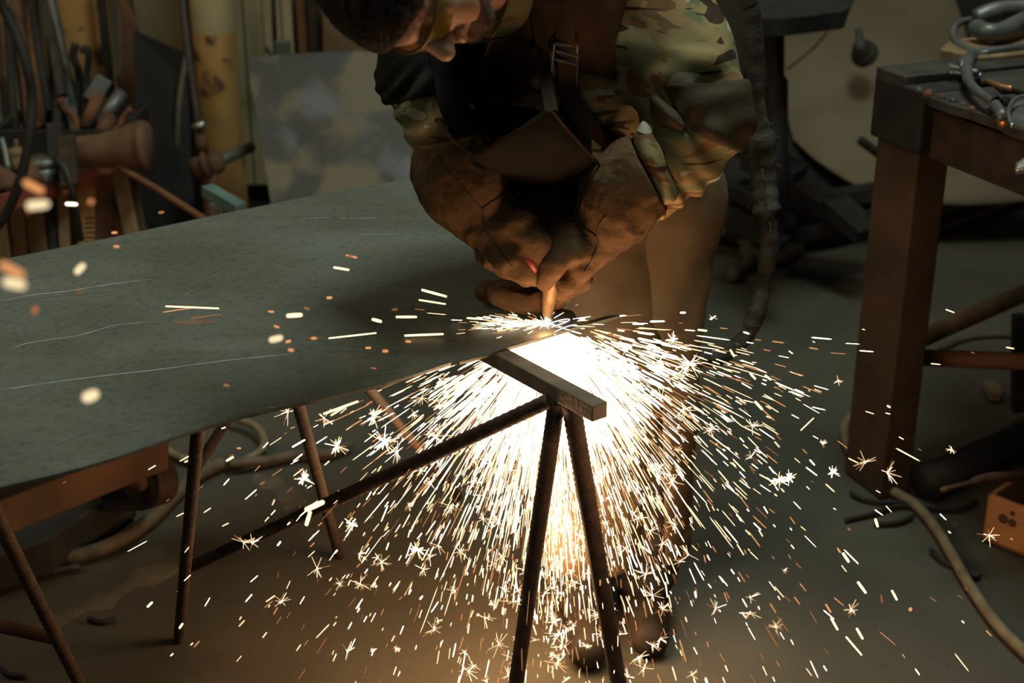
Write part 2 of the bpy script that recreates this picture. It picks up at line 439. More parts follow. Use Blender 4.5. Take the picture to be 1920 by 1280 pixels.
def smin(a, b, k):
    h = np.clip(.5 + .5 * (b - a) / k, 0, 1)
    return b + (a - b) * h - k * h * (1 - h)
def smax(a, b, k): return -smin(-a, -b, k)
def cap_(p, a, b, ra, rb, flat=None):
    a = np.array(a); b = np.array(b); d = b - a; q = p - a
    h = np.clip(q @ d / (d @ d + 1e-12), 0, 1)
    e = q - h[:, None] * d
    if flat is not None:                       # (axis, factor>1 squeezes along axis)
        ax = np.array(flat[0]); ax = ax / np.linalg.norm(ax)
        e = e + np.outer(e @ ax, ax) * (flat[1] - 1)
    return np.sqrt((e * e).sum(1)) - (ra + (rb - ra) * h)
def chain_(p, pts, rs, k=.01, flat=None):
    d = None
    for i in range(len(pts) - 1):
        c = cap_(p, pts[i], pts[i + 1], rs[i], rs[i + 1], flat)
        d = c if d is None else smin(d, c, k)
    return d
def ell_(p, c, r, R=None):
    q = p - np.array(c)
    if R is not None: q = q @ np.array(R)       # R columns = axes
    r = np.array(r)
    k0 = np.sqrt(((q / r) ** 2).sum(1)); k1 = np.sqrt(((q / r ** 2) ** 2).sum(1)) + 1e-9
    return k0 * (k0 - 1) / k1
def half_(p, c, n):
    """negative on the side n points away from"""
    n = np.array(n); n = n / np.linalg.norm(n)
    return (p - np.array(c)) @ n

def sdf_mesh(f, lo, hi, h, margin=.02):
    B = 8; lo = np.array(lo, float); hi = np.array(hi, float)
    nb = np.ceil((hi - lo) / (B * h)).astype(int)
    N = nb * B
    bi = np.stack(np.meshgrid(*[np.arange(k) for k in nb], indexing='ij'), -1).reshape(-1, 3)
    cen = lo + (bi + .5) * B * h - h * .5
    d0 = f(cen)
    act = np.abs(d0) < B * h * .87 * 1.2 + margin
    D = np.empty(tuple(N), np.float32)
    Dv = D.reshape(nb[0], B, nb[1], B, nb[2], B)
    Dv[...] = np.where(d0 > 0, 1.0, -1.0).reshape(tuple(nb))[:, None, :, None, :, None]
    ab = bi[act]
    lc = np.stack(np.meshgrid(*[np.arange(B)] * 3, indexing='ij'), -1).reshape(-1, 3)
    for s in range(0, len(ab), 400):
        q = ab[s:s + 400]
        pts = (lo + (q[:, None, :] * B + lc[None]) * h).reshape(-1, 3)
        val = f(pts).reshape(len(q), B, B, B)
        for k, (x, y, z) in enumerate(q):
            Dv[x, :, y, :, z, :] = val[k]
    sg = D < 0
    c = [sg[dx:N[0] - 1 + dx, dy:N[1] - 1 + dy, dz:N[2] - 1 + dz] for dx in (0, 1) for dy in (0, 1) for dz in (0, 1)]
    al = c[0].copy(); an = c[0].copy()
    for q in c[1:]: al &= q; an |= q
    cells = np.argwhere(an & ~al)
    idx = -np.ones(tuple(N - 1), np.int32); idx[tuple(cells.T)] = np.arange(len(cells))
    acc = np.zeros((len(cells), 3)); cnt = np.zeros(len(cells))
    cor = [np.array((dx, dy, dz)) for dx in (0, 1) for dy in (0, 1) for dz in (0, 1)]
    val = [D[tuple((cells + q).T)] for q in cor]
    for i in range(8):
        for j in range(i + 1, 8):
            if np.abs(cor[i] - cor[j]).sum() != 1: continue
            a, b = val[i], val[j]; m = (a < 0) != (b < 0)
            t = np.where(m, a / np.where(m, a - b, 1), 0)
            acc += np.where(m[:, None], cor[i] + t[:, None] * (cor[j] - cor[i]), 0); cnt += m
    V = lo + (cells + acc / np.maximum(cnt, 1)[:, None]) * h
    Q = []
    for ax in range(3):
        sl0 = [slice(1, N[k] - 1) for k in range(3)]; sl1 = list(sl0)
        sl0[ax] = slice(0, N[ax] - 1); sl1[ax] = slice(1, N[ax])
        a = sg[tuple(sl0)]; b = sg[tuple(sl1)]
        e = np.argwhere(a != b)
        if not len(e): continue
        fl = a[tuple(e.T)]
        o = np.ones(3, int); o[ax] = 0; e = e + o
        u, w = (ax + 1) % 3, (ax + 2) % 3
        eu = np.zeros(3, int); eu[u] = 1; ew = np.zeros(3, int); ew[w] = 1
        q = np.stack([idx[tuple((e - eu - ew).T)], idx[tuple((e - ew).T)], idx[tuple(e.T)], idx[tuple((e - eu).T)]], 1)
        q[~fl] = q[~fl][:, ::-1]
        Q.append(q[(q >= 0).all(1)])
    return V, np.concatenate(Q)

def bvh_of(V, Fq):
    return BVHTree.FromPolygons([tuple(v) for v in V], [tuple(int(i) for i in q) for q in Fq])
def drop(px, py, bvh, off=.004, fallback=2.4):
    """the point of a surface seen at a pixel, lifted a little off it"""
    o = Vector((0, 0, CAM_H)); d = ray(px, py).normalized()
    hit, nrm, _, _ = bvh.ray_cast(o, d)
    if hit is None: return P(px, py, fallback)
    if nrm.dot(d) > 0: nrm = -nrm
    return hit + nrm * off
def strap(points, width, thick, n=6, side=None):
    """flat ribbon along world points; side = widthwise direction per point or one"""
    c = crom(points, n); v = []; f = []; m = len(c)
    for i, p in enumerate(c):
        t = (c[min(i + 1, m - 1)] - c[max(i - 1, 0)]).normalized()
        w = width[0] + (width[1] - width[0]) * i / (m - 1) if isinstance(width, tuple) else width
        toc = (Vector((0, 0, CAM_H)) - p).normalized()
        s_ = side.normalized() if side is not None else t.cross(toc).normalized()
        nn = s_.cross(t).normalized()
        for a, b in ((-1, -1), (1, -1), (1, 1), (-1, 1)):
            v.append(p + s_ * a * w / 2 + nn * b * thick / 2)
    for i in range(m - 1):
        for k in range(4):
            f.append((i * 4 + k, i * 4 + (k + 1) % 4, (i + 1) * 4 + (k + 1) % 4, (i + 1) * 4 + k))
    f.append((3, 2, 1, 0)); f.append(((m - 1) * 4, (m - 1) * 4 + 1, (m - 1) * 4 + 2, (m - 1) * 4 + 3))
    return G().add(v, f)
# ================================================================ setting
def struct(o): o['kind'] = 'structure'; return o
# floor: one slab with a long crack worn open in it
fl = G()
NX, NY = 60, 60
fv = []; X0, X1, Y0, Y1 = -4.0, 4.5, 0.2, 7.6
for i in range(NX + 1):
    for j in range(NY + 1):
        x = X0 + (X1 - X0) * i / NX; y = Y0 + (Y1 - Y0) * j / NY
        fv.append(Vector((x, y, 0.004 * mn.noise(Vector((x * 1.3, y * 1.3, 0))) - .004)))
ff = [(i * (NY + 1) + j, (i + 1) * (NY + 1) + j, (i + 1) * (NY + 1) + j + 1, i * (NY + 1) + j + 1) for i in range(NX) for j in range(NY)]
fo = link_mesh('floor', fv, ff, M['floor'], smooth=True); struct(fo)
# chipped ridge of old screed running across the floor
def ridge(name, pts, w, h, m):
    c = crom([PZ(*p, 0.0) for p in pts], 8); v = []; f = []
    for i, p in enumerate(c):
        t = (c[min(i + 1, len(c) - 1)] - c[max(i - 1, 0)]).normalized(); s_ = t.cross(Vector((0, 0, 1)))
        k = .45 + 1.3 * abs(mn.noise(p * 14)); e = min(1, i / 3, (len(c) - 1 - i) / 3)
        for a, z in ((-1, -.004), (-.45, h * k * e), (.3, h * .8 * k * e), (1, -.004)):
            q = p + s_ * a * w * k; v.append(Vector((q.x, q.y, z)))
    for i in range(len(c) - 1):
        for k in range(3): f.append((i * 4 + k, i * 4 + k + 1, (i + 1) * 4 + k + 1, (i + 1) * 4 + k))
    return link_mesh(name, v, f, m, fo, True)
M['screed'] = mat('pale_screed', (0.075, 0.066, 0.046), (0.11, 0.096, 0.066), rough=.9, scale=20, bump=.7)
ridge('screed_ridge', [(60, 1185), (130, 1150), (200, 1120), (260, 1085), (330, 1060)], .045, .0022, M['screed'])
ridge('screed_ridge', [(480, 890), (530, 915), (560, 950)], .03, .002, M['screed'])
# walls
wl = G().box((0.3, 5.62, 1.4), (4.2, .06, 1.4)); struct(wl.build('wall_back', M['dark_wall']))
wl = G().box((-2.15, 5.49, 1.4), (1.62, .05, 1.4)); struct(wl.build('wall_left', M['plaster']))
wl = G().box((-2.15, 5.42, .26), (1.6, .02, .26)); b = struct(wl.build('baseboard_left', M['dark_wall']))

# ================================================================ background, left
def lathe_col(name, x0, x1, Y, label, m, group=None, top=1.7, facets=16):
    a = P(x0, 200, Y); b = P(x1, 200, Y); r = (b.x - a.x) / 2; cx = (a.x + b.x) / 2
    t = thing(name, label, 'column', (cx, Y, 0), group)
    pts = [Vector((cx, Y, z)) for z in (0.0, .08, .3, .6, .9, top)]
    G().tube(pts, [r, r, r * 1.0, r, r * 1.01, r], facets).build('shaft', m, t, True)
    G().tube([Vector((cx, Y, 0)), Vector((cx, Y, .05))], r * 1.25, facets).build('foot_collar', M['rust_dark'], t, True)
    return t
lathe_col('steel_column', 112, 222, 5.3, 'broad yellow painted column behind the bundle of rods', M['yellow'])
cx = lathe_col('steel_column', 372, 452, 5.2, 'yellow column with flaking cream top beside the red-brown valve', M['yellow'])
# flaked cream coat on the upper part of that column
a = P(385, 0, 5.2); r = (P(452, 200, 5.2).x - P(372, 200, 5.2).x) / 2
G().tube([Vector((cx.location.x, 5.2, .735)), Vector((cx.location.x, 5.2, .8)), Vector((cx.location.x, 5.2, 1.7))], [r * 1.005, r * 1.012, r * 1.012], 16, False).build('cream_coat', M['cream'], cx, True)
# grooved cream door/panel strips behind
def plank(name, label, x0, x1, y0, y1, Y, m, th=.03, group=None, cat='panel', top=None):
    a, b = P(x0, y1, Y), P(x1, y1, Y); z0 = max(0, a.z); z1 = top or P(x0, y0, Y).z
    g = G().box(((a.x + b.x) / 2, Y, (z0 + z1) / 2), ((b.x - a.x) / 2, th / 2, (z1 - z0) / 2))
    o = g.build(name, m, origin=((a.x + b.x) / 2, Y, z0)); bevel(o, .004); return tag(o, label, cat, group)
for k, (x0, x1, hh) in enumerate(((452, 478, 1), (480, 512, 1), (514, 546, 1), (548, 566, 1))):
    plank('cream_board', ['cream painted board nearest the yellow column', 'cream painted board left of the thin black pipe', 'cream painted board right of the thin black pipe',
          'narrow cream board beside the dark gap'][k], x0, x1, -40, 345, 5.37 - .01 * (k % 2), M['cream'], group='cream boards behind the leaning sheet', cat='board')
plank('brown_board', 'orange-brown board in the gap between cream boards and patched sheet', 572, 590, -40, 300, 5.36, M['rust_orange'], cat='board')
plank('dark_board', 'dark board standing at the left edge of the patched sheet', 592, 612, -40, 300, 5.33, M['rust_dark'], cat='board')
plank('dark_post', 'dark post between the broad yellow column and the black panel', 218, 232, -40, 330, 5.15, M['steel_black'], cat='post')
plank('olive_sheet', 'dim olive panel above the black slanted panel', 262, 352, -40, 110, 5.37, M['plaster'], cat='panel')
# thin black pipe with a bright bracket, hanging in front of the boards
t = thing('thin_pipe', 'thin black pipe standing before the cream boards', 'pipe', P(515, 105, 5.2))
G().tube([P(510, -60, 5.2), P(513, 20, 5.2), P(517, 108, 5.2)], .009, 8).build('pipe', M['steel_black'], t, True)
g = G().box(P(530, 92, 5.2), (.028, .012, .032)); bevel(g.build('bracket', M['steel_grey'], t), .004)
G().tube([P(500, 90, 5.2), P(508, 104, 5.19), P(540, 106, 5.19)], .008, 8).build('clamp', M['steel_black'], t, True)
# second leaning grey-brown sheet behind the head
def slab(name, label, cat, corners, th, m, d=None, **k):
    nn = (corners[1] - corners[0]).cross(corners[2] - corners[0]).normalized()
    if nn.y < 0: nn = -nn
    o = G().prism(corners, nn * th).build(name, m, origin=corners[0]); bevel(o, .002)
    return tag(o, label, cat, **k)
slab('brown_sheet', 'dull brown sheet standing behind the bowed head', 'metal sheet', [P(610, 400, 5.05), P(604, -60, 5.3), P(830, -60, 5.3), P(830, 400, 5.05)], .006, M['leather_roll'])
# black slanted panel
slab('black_sheet', 'black slanted sheet standing left of the thin leaning rod', 'metal sheet',
     [P(262, 540, 4.5), P(250, 55, 4.95), P(342, 96, 4.95), P(352, 160, 4.95), P(372, 540, 4.5)], .008, M['matte_black'])
t = tag(G().prism([P(228, 330, 5.0), P(222, 0, 5.1), P(234, -10, 5.1), P(256, 48, 5.05), P(250, 240, 5.0), P(245, 330, 5.0)], (0, .02, 0)).build('cut_offcut', M['leather_roll'], origin=P(228, 330, 5.0)),
        'narrow brown offcut with a bent tip leaning by the black sheet', 'offcut')
# the patched burnt steel sheet leaning on the wall
c = [P(512, 385, 4.35)]
lean = [(545, 600, 4.2), (468, 150, 4.75), (466, 122, 4.78), (474, 110, 4.79), (500, 104, 4.8), (580, 98, 4.8), (700, 92, 4.8), (840, 90, 4.8), (870, 600, 4.2)]
slab('burnt_sheet', 'burnt steel sheet with pale and blue-grey blotches behind the plate', 'metal sheet', [P(*q) for q in lean], .006, M['sheet'])

# bundle of rods, bars and tubes at the far left
rods = [(-10, 60, 6, 470, .022, 'wood'), (8, -40, 40, 250, .030, 'wood'), (30, -40, 64, 245, .032, 'leather_roll'), (58, -40, 76, 240, .020, 'wood'),
        (74, -60, 118, 180, .022, 'steel_dark'), (82, -60, 146, 250, .030, 'steel_grey'), (50, -40, 92, 210, .013, 'steel_black'), (-14, 120, 12, 300, .018, 'steel_grey'),
        (96, 60, 108, 240, .016, 'steel_black'), (14, 20, 30, 300, .014, 'steel_black')]
desc = ['brown rusty tube cut off by the left edge of the rack', 'thick brown wooden pole, second in the rod bundle', 'thickest reddish-brown pole in the rod bundle', 'slim tan pole between the thick pole and the dark bars',
        'dark steel bar leaning steeply in the rod bundle', 'shiny grey steel bar leaning furthest right in the bundle', 'thin black bar in the middle of the bundle', 'short grey bar low at the left of the bundle',
        'short black bar beside the bent hooks', 'thin black rod behind the hanging black hose']
for k, (x0, y0, x1, y1, r, m) in enumerate(rods):
    Yt, Yb = 4.95 - .02 * k, 4.55 - .02 * k
    g = G()
    if k in (4, 5): g.beam(P(x0, y0, Yt), P(x1, y1, Yb), r * 1.1, r * 1.0, (0, 1, 0))
    else: g.tube([P(x0, y0, Yt), P((x0 + x1) / 2, (y0 + y1) / 2, (Yt + Yb) / 2), P(x1, y1, Yb)], r, 10)
    o = g.build('metal_rod' if k not in (1, 3) else 'wooden_pole', M[m], smooth=k not in (4, 5), origin=P(x1, y1, Yb))
    tag(o, desc[k], 'rod', 'rods and poles leaning at the left')
# hooks and stubs sticking out of the scrap bin
def bent(name, label, cat, pts, r, m, n=8, smooth=True, sub=5, **k):
    q = crom(pts, sub); o = G().tube(q, r if not isinstance(r, list) else [r[min(len(r) - 1, int(i / len(q) * len(r)))] for i in range(len(q))], n).build(name, m, smooth=smooth, origin=q[-1])
    return tag(o, label, cat, **k)
bent('bent_hook', 'black S-bent bar sticking up before the yellow column', 'hook', [P(142, 82, 4.55), P(137, 105, 4.55), P(146, 130, 4.55), P(148, 158, 4.55), P(150, 240, 4.5)], .013, M['steel_black'])
bent('bent_hook', 'black bar with a hooked top beside the S-bent bar', 'hook', [P(157, 100, 4.5), P(156, 92, 4.5), P(164, 92, 4.5), P(166, 110, 4.5), P(162, 150, 4.5), P(158, 240, 4.45)], .011, M['steel_black'])
bent('bent_hook', 'rusty bent bar low in the bin near the leaning grey bar', 'hook', [P(112, 184, 4.45), P(122, 205, 4.45), P(140, 220, 4.45), P(148, 250, 4.4)], .011, M['rust_orange'])
bent('bent_bar', 'thin dark bar ending in an orange tip right of the bin', 'rod', [P(246, 204, 4.4), P(232, 220, 4.4), P(222, 240, 4.38), P(200, 256, 4.36)], .010, M['rust_orange'])
for k, (a, b, w, m, l) in enumerate((((196, 148), (170, 190), 0.05, 'steel_dark', 'short square steel stub leaning in the scrap bin'), ((230, 172), (186, 232), .042, 'steel_grey', 'round grey steel stub slanting right in the scrap bin'),
                         ((184, 180), (160, 240), .04, 'rust_orange', 'short orange-rusty stub below the square stub'), ((206, 220), (190, 256), .05, 'rust', 'small rusty stub by the mouth of the brown roll'))):
    g = G()
    if k == 0: g.beam(P(*a, 4.5), P(*b, 4.45), w, w * .6, (0, 1, 0))
    else: g.tube([P(*a, 4.5 - .03 * k), P(*b, 4.44 - .03 * k)], w / 2, 12)
    o = g.build('steel_stub', M[m], smooth=k > 0, origin=P(*b, 4.45)); tag(o, l, 'offcut', 'stubs in the scrap bin')
# scrap bin body in the dark behind the shelf
b0, b1 = P(20, 330, 4.4), P(248, 330, 4.4)
t = thing('scrap_bin', 'black scrap bin holding hooks and stubs behind the shelf', 'bin', ((b0.x + b1.x) / 2, 4.42, 0))
zt = P(100, 245, 4.3).z
G().box(((b0.x + b1.x) / 2, 4.3, zt / 2), ((b1.x - b0.x) / 2, .012, zt / 2)).build('front_wall', M['steel_black'], t)
G().box(((b0.x + b1.x) / 2, 4.62, zt / 2), ((b1.x - b0.x) / 2, .012, zt / 2)).build('back_wall', M['steel_black'], t)
for x in (b0.x, b1.x): G().box((x, 4.46, zt / 2), (.012, .17, zt / 2)).build('side_wall', M['steel_black'], t)
# big brown roll lying on the shelf: flared tube with a seam
rp = [P(120, 287, 4.05), P(150, 286, 4.05), P(190, 283, 4.04), P(225, 278, 4.03), P(258, 274, 4.02), P(270, 273, 4.02), P(278, 273, 4.02)]
t = thing('hide_roll', 'brown flared roll of hide lying on the shelf', 'roll', rp[0] - Vector((0, 0, .05)))
G().tube(rp, [.046, .047, .049, .056, .068, .072, .066], 20).build('roll', M['leather_roll'], t, True)
G().tube(rp[4:6], [.070, .0745], 20, False).build('rim_band', M['rust'], t, True)
# shelf with the red front edge
A0, A1, A2 = P(-60, 400, 3.85), P(220, 312, 4.15), P(228, 318, 4.15)
zt = P(120, 345, 4.0).z
a = PZ(-70, 392, zt); b = PZ(222, 310, zt)
t = thing('tool_shelf', 'low workshop shelf with a worn red front edge', 'shelf', (a.x, a.y, 0))
d = (b - a).normalized(); nrm = Vector((-d.y, d.x, 0)); w = .20
o = G().prism([a, b, b + nrm * w, a + nrm * w], (0, 0, -.02)).build('shelf_top', M['steel_dark'], t); bevel(o)
o = G().beam(a - nrm * .006 + Vector((0, 0, -.012)), b - nrm * .006 + Vector((0, 0, -.012)), .012, .05).build('front_edge', M['red_edge'], t); bevel(o)
for q, wdt, m in ((b - d * .04, .03, 'wood'), (b - d * .04 + nrm * .17, .03, 'wood'), (a + d * .1, .03, 'wood'), (a + d * .1 + nrm * .17, .03, 'wood')):
    G().beam(Vector((q.x, q.y, zt - .02)), Vector((q.x, q.y, 0)), .035, .035).build('leg', M[m], t)
# things standing under / in front of the shelf: boards and slats
und = [(2, 392, 18, 492, .045, 'steel_black', 'black bar at the far left under the shelf'), (30, 392, 44, 480, .04, 'wood', 'narrow wooden slat under the shelf, leftmost of the lit ones'), (60, 388, 84, 480, .05, 'wood', 'broad wooden slat leaning under the shelf'),
       (96, 384, 104, 470, .02, 'steel_dark', 'thin steel bar between two slats under the shelf'), (118, 372, 124, 462, .03, 'wood', 'slim brown slat left of the yellow ruler board'),
       (164, 345, 170, 452, .062, 'yellow', 'yellow ochre board with dark ticks under the shelf'), (196, 342, 194, 448, .05, 'rust', 'reddish-brown board right of the yellow board'),
       (222, 330, 262, 445, .045, 'wood', 'wooden slat leaning right below the shelf corner'), (214, 390, 226, 450, .022, 'rust_orange', 'short orange slat beside the slanted wooden slat'), (246, 340, 284, 440, .02, 'rust_dark', 'dark thin slat outermost right under the shelf')]
for x0, y0, x1, y1, w_, m, l in und:
    pa, pb = P(x0, y0 - 14, 4.12), P(x1, y1 + 60, 4.0)
    o = G().beam(pa, pb, w_, .016, (0, 1, 0)).build('leaning_lath', M[m], origin=pb); bevel(o); tag(o, l, 'slat', 'slats leaning under the shelf')
    if 'ticks' in l:
        for k in range(7):
            q = pa.lerp(pb, .42 + .05 * k)
            G().box(q + Vector((.004, -.0095, 0)), (.014, .001, .003)).build('tick_mark', M['rust_dark'], o)
# tools on the shelf
bent('ball_hammer', 'pale rounded hammer head at the left end of the shelf', 'hammer', [P(-8, 320, 3.95), P(6, 332, 3.95), P(18, 348, 3.93), P(22, 356, 3.93)], [.022, .03, .034, .02], M['leather_roll'], 12)
bent('file_handle', 'tan wooden handle standing upright on the shelf', 'tool', [P(30, 262, 4.05), P(32, 284, 4.05), P(36, 310, 4.05), P(40, 322, 4.05)], [.006, .028, .034, .03], M['wood'], 12)
bent('rounded_tool', 'rounded brown tool lying next to the tan handle', 'tool', [P(46, 310, 4.0), P(54, 318, 3.98), P(58, 336, 3.96), P(54, 350, 3.95)], [.02, .032, .034, .02], M['leather_roll'], 12)
o = G().tube([P(78, 296, 4.02), P(80, 312, 4.02)], [.055, .05], 16).tube([P(80, 314, 4.0), P(84, 345, 4.0)], [.042, .03], 16).build('tin_can', M['steel_grey'], smooth=True, origin=P(84, 345, 4.0)); tag(o, 'small grey tin can on the shelf', 'can')
o = G().beam(P(104, 232, 4.1), P(110, 340, 4.0), .045, .03, (0, 1, 0)).build('black_bar', M['steel_black'], origin=P(110, 340, 4.0)); bevel(o); tag(o, 'thick black bar standing on the shelf behind the can', 'bar')
o = G().beam(P(124, 256, 4.0), P(132, 350, 3.9), .05, .02, (0, 1, 0)).build('brown_bar', M['rust_dark'], origin=P(132, 350, 3.9)); bevel(o); tag(o, 'flat brown bar standing at the mouth of the brown roll', 'bar')
bent('thin_chisel', 'thin bright chisel standing at the left of the shelf', 'tool', [P(2, 258, 4.05), P(10, 285, 4.03), P(16, 318, 4.0)], .010, M['steel_grey'])
bent('black_cable', 'black cable draped over the red shelf edge', 'cable', [P(108, 300, 3.95), P(124, 318, 3.92), P(134, 352, 3.9), P(142, 390, 3.92), P(152, 450, 3.95)], .010, M['hose_black'])
bent('hanging_hose', 'black rubber hose hanging down past the shelf at far left', 'hose', [P(-12, -40, 3.8), P(10, 22, 3.8), P(34, 70, 3.78), P(52, 130, 3.75), P(60, 190, 3.75), P(56, 250, 3.72), P(40, 330, 3.7), P(12, 400, 3.7), P(-30, 450, 3.7)], .014, M['steel_black'])
# slanted rod from the shelf corner down behind the plate
bent('slanted_rod', 'brown rod slanting from the shelf corner down behind the plate', 'rod', [P(218, 310, 4.0), P(300, 358, 3.9), P(385, 412, 3.8)], .010, M['rust_orange'])
# rod leaning by the valve, valve and pipe
bent('leaning_rod', 'thin grey-brown rod leaning above the valve', 'rod', [P(338, -40, 4.7), P(352, 90, 4.65), P(366, 190, 4.6), P(372, 236, 4.58)], .012, M['steel_dark'])
bent('second_rod', 'dark bent cable hanging beside the black slanted sheet', 'cable', [P(352, 100, 4.9), P(340, 160, 4.85), P(334, 230, 4.8), P(328, 420, 4.75)], .010, M['hose'])
t = thing('pipe_valve', 'brown gas valve with a bright collar beside the yellow column', 'valve', P(390, 400, 4.55))
o = G().tube([P(362, 240, 4.5), P(384, 232, 4.5)], .012, 12).build('bright_collar', M['steel_bright'], t, True)
G().tube([P(374, 240, 4.52), P(378, 262, 4.52), P(380, 290, 4.52)], [.014, .020, .018], 12).build('stem', M['leather_roll'], t, True)
G().tube([P(362, 316, 4.5), P(376, 312, 4.52), P(398, 306, 4.56), P(412, 304, 4.58)], [.030, .036, .042, .034], 16).build('valve_body', M['leather_roll'], t, True)
G().tube([P(386, 310, 4.47), P(389, 309, 4.47)], [.045, .045], 18).build('ring_nut', M['rust'], t, True)
G().tube([P(404, 306, 4.6), P(470, 276, 4.85)], .019, 12).build('side_pipe', M['steel_grey'], t, True)
G().tube([P(390, 325, 4.53), P(393, 350, 4.53), P(400, 535, 4.53)], [.028, .024, .018], 12).build('down_pipe', M['leather_roll'], t, True)
# teal tool poking over the far edge of the plate
t = thing('teal_clamp', 'teal painted clamp lying behind the far edge of the plate', 'clamp', P(420, 400, 3.6))
o = G().beam(P(388, 356, 3.7), P(452, 392, 3.6), .035, .03).build('clamp_bar', M['teal'], t); bevel(o)
o = G().beam(P(404, 380, 3.65), P(410, 410, 3.65), .03, .02, (0, 1, 0)).build('clamp_jaw', M['steel_grey'], t); bevel(o)
G().tube([P(420, 384, 3.68), Vector((P(420, 384, 3.68).x, 3.68, 0))], .012, 8).build('clamp_post', M['steel_dark'], t)

# ================================================================ background, right
# huge tan sheet slumped against the wall
rows = [[P(1440, -60, 5.5), P(1500, -60, 5.5), P(1620, -70, 5.5), P(1740, -60, 5.5), P(1770, -60, 5.45)],
        [P(1452, 60, 5.45), P(1510, 80, 5.45), P(1620, 70, 5.4), P(1750, 60, 5.4), P(1808, 50, 5.4)],
        [P(1468, 180, 5.35), P(1530, 190, 5.3), P(1640, 180, 5.25), P(1780, 160, 5.3), P(1840, 150, 5.3)],
        [P(1486, 245, 5.2), P(1550, 290, 5.1), P(1650, 300, 5.05), P(1780, 290, 5.1), P(1960, 260, 5.2)],
        [P(1500, 258, 5.15), P(1590, 335, 5.0), P(1680, 372, 4.95), P(1800, 380, 4.95), P(2000, 372, 5.0)]]
o = patch(rows, 6, .012, wob=.03, wscale=3).build('slumped_sheet', M['tan_sheet'], smooth=True, origin=P(1600, 380, 5.1))
tag(o, 'big tan fibre sheet slumped against the dark wall behind the bench', 'sheet')
t = thing('folded_sheet', 'pale flat sheets lying on the floor behind the bench leg', 'sheet', PZ(1850, 400, 0))
for k, (poly, z) in enumerate((([(1700, 420), (1960, 330), (1990, 352), (1740, 440)], .03), ([(1740, 392), (1960, 318), (1980, 334), (1730, 412)], .09))):
    o = G().prism([PZ(x, y, z) for x, y in poly], (0, 0, .012)).build('flat_sheet', M['tan_sheet'], t); bevel(o)
# dark patch / knob on the sheet: hanging dark pouch
o = G().tube(crom([P(1610, 55, 5.2), P(1612, 75, 5.18), P(1616, 95, 5.18), P(1622, 102, 5.2)], 3), [.012] * 4 + [.03] * 4 + [.05] * 2, 12).build('hanging_weight', M['steel_dark'], smooth=True, origin=P(1616, 100, 5.2))
tag(o, 'small dark weight hanging in front of the tan sheet', 'weight')
bent('thin_wire', 'thin dark wire crossing the tan sheet', 'wire', [P(1552, 60, 5.1), P(1520, 95, 5.12), P(1476, 130, 5.15)], .004, M['steel_black'])
bent('dark_grip_bar', 'short dark handle low on the tan sheet beside the bench leg', 'handle bar', [P(1612, 262, 4.85), P(1628, 274, 4.85), P(1650, 290, 4.85)], .016, M['steel_black'])
# dark machine stand: table top, pole, heavy base
t = thing('machine_stand', 'black machine stand with a slim pole before the tan sheet', 'stand', PZ(1450, 440, 0))
rows = [[P(1400, -50, 4.4), P(1500, -50, 4.4), P(1620, -50, 4.4)], [P(1400, 10, 4.25), P(1500, 12, 4.2), P(1600, 8, 4.3)], [P(1400, 34, 4.15), P(1480, 34, 4.1), P(1575, 22, 4.2)]]
patch(rows, 5, .05).build('table_top', M['steel_black'], t)
G().tube([P(1462, 30, 4.4), P(1462, 160, 4.3)], .014, 12).build('pole', M['steel_black'], t, True)
G().tube([P(1456, 140, 4.3), P(1456, 150, 4.3), P(1455, 260, 4.25), P(1452, 420, 4.2)], [.02, .034, .036, .05], 14).build('column', M['steel_black'], t, True)
G().beam(P(1436, 40, 4.35), P(1450, 150, 4.28), .03, .02, (0, 1, 0)).build('brace', M['steel_black'], t)
# heap of dark scrap along the wall foot
hp = [(1360, 340, 1480, 400, .05), (1400, 300, 1560, 380, .045), (1450, 390, 1640, 360, .05), (1470, 330, 1600, 420, .05), (1380, 440, 1480, 415, .035), (1500, 440, 1640, 405, .04), (1350, 400, 1470, 460, .04), (1560, 380, 1630, 440, .05), (1390, 270, 1500, 330, .05)]
hd = ['leftmost', 'upper left', 'long middle', 'crossing', 'low left', 'low right', 'front', 'rightmost', 'topmost']
rows = [[P(1330, 200, 5.3), P(1400, 215, 5.3), P(1470, 235, 5.25), P(1560, 300, 5.3), P(1680, 360, 5.35)],
        [P(1325, 300, 5.15), P(1400, 320, 5.0), P(1480, 325, 5.0), P(1570, 345, 5.1), P(1670, 385, 5.2)],
        [P(1320, 400, 5.0), P(1400, 400, 4.85), P(1490, 395, 4.85), P(1580, 400, 4.95), P(1668, 415, 5.05)],
        [PZ(1310, 452, 0), PZ(1400, 462, 0), PZ(1490, 458, 0), PZ(1590, 455, 0), PZ(1680, 440, 0)]]
o = patch(rows, 6, .02, wob=.05, wscale=4).build('black_tarpaulin', M['steel_black'], smooth=True, origin=PZ(1450, 455, 0))
tag(o, 'black tarpaulin heaped on the floor at the foot of the tan sheet', 'tarpaulin')
for k, (x0, y0, x1, y1, w_) in enumerate(hp):
    pa, pb = P(x0, y0, 4.9 - .05 * k), P(x1, y1, 4.7 - .04 * k)
    pa.z = max(pa.z, w_ / 2); pb.z = max(pb.z, w_ / 2)
    o = G().beam(pa, pb, w_ * 2.2, w_).build('scrap_beam', M['steel_black'], origin=pb); bevel(o, .004)
    tag(o, hd[k] + ' black scrap beam in the heap between man and bench', 'scrap', 'scrap heap by the tan sheet')
bent('tan_ring', 'short tan hose end on the floor beyond the wrapped hose', 'hose', [PZ(1396, 470, .02), PZ(1430, 482, .03), PZ(1470, 478, .03), PZ(1496, 462, .03)], .028, M['hose'])
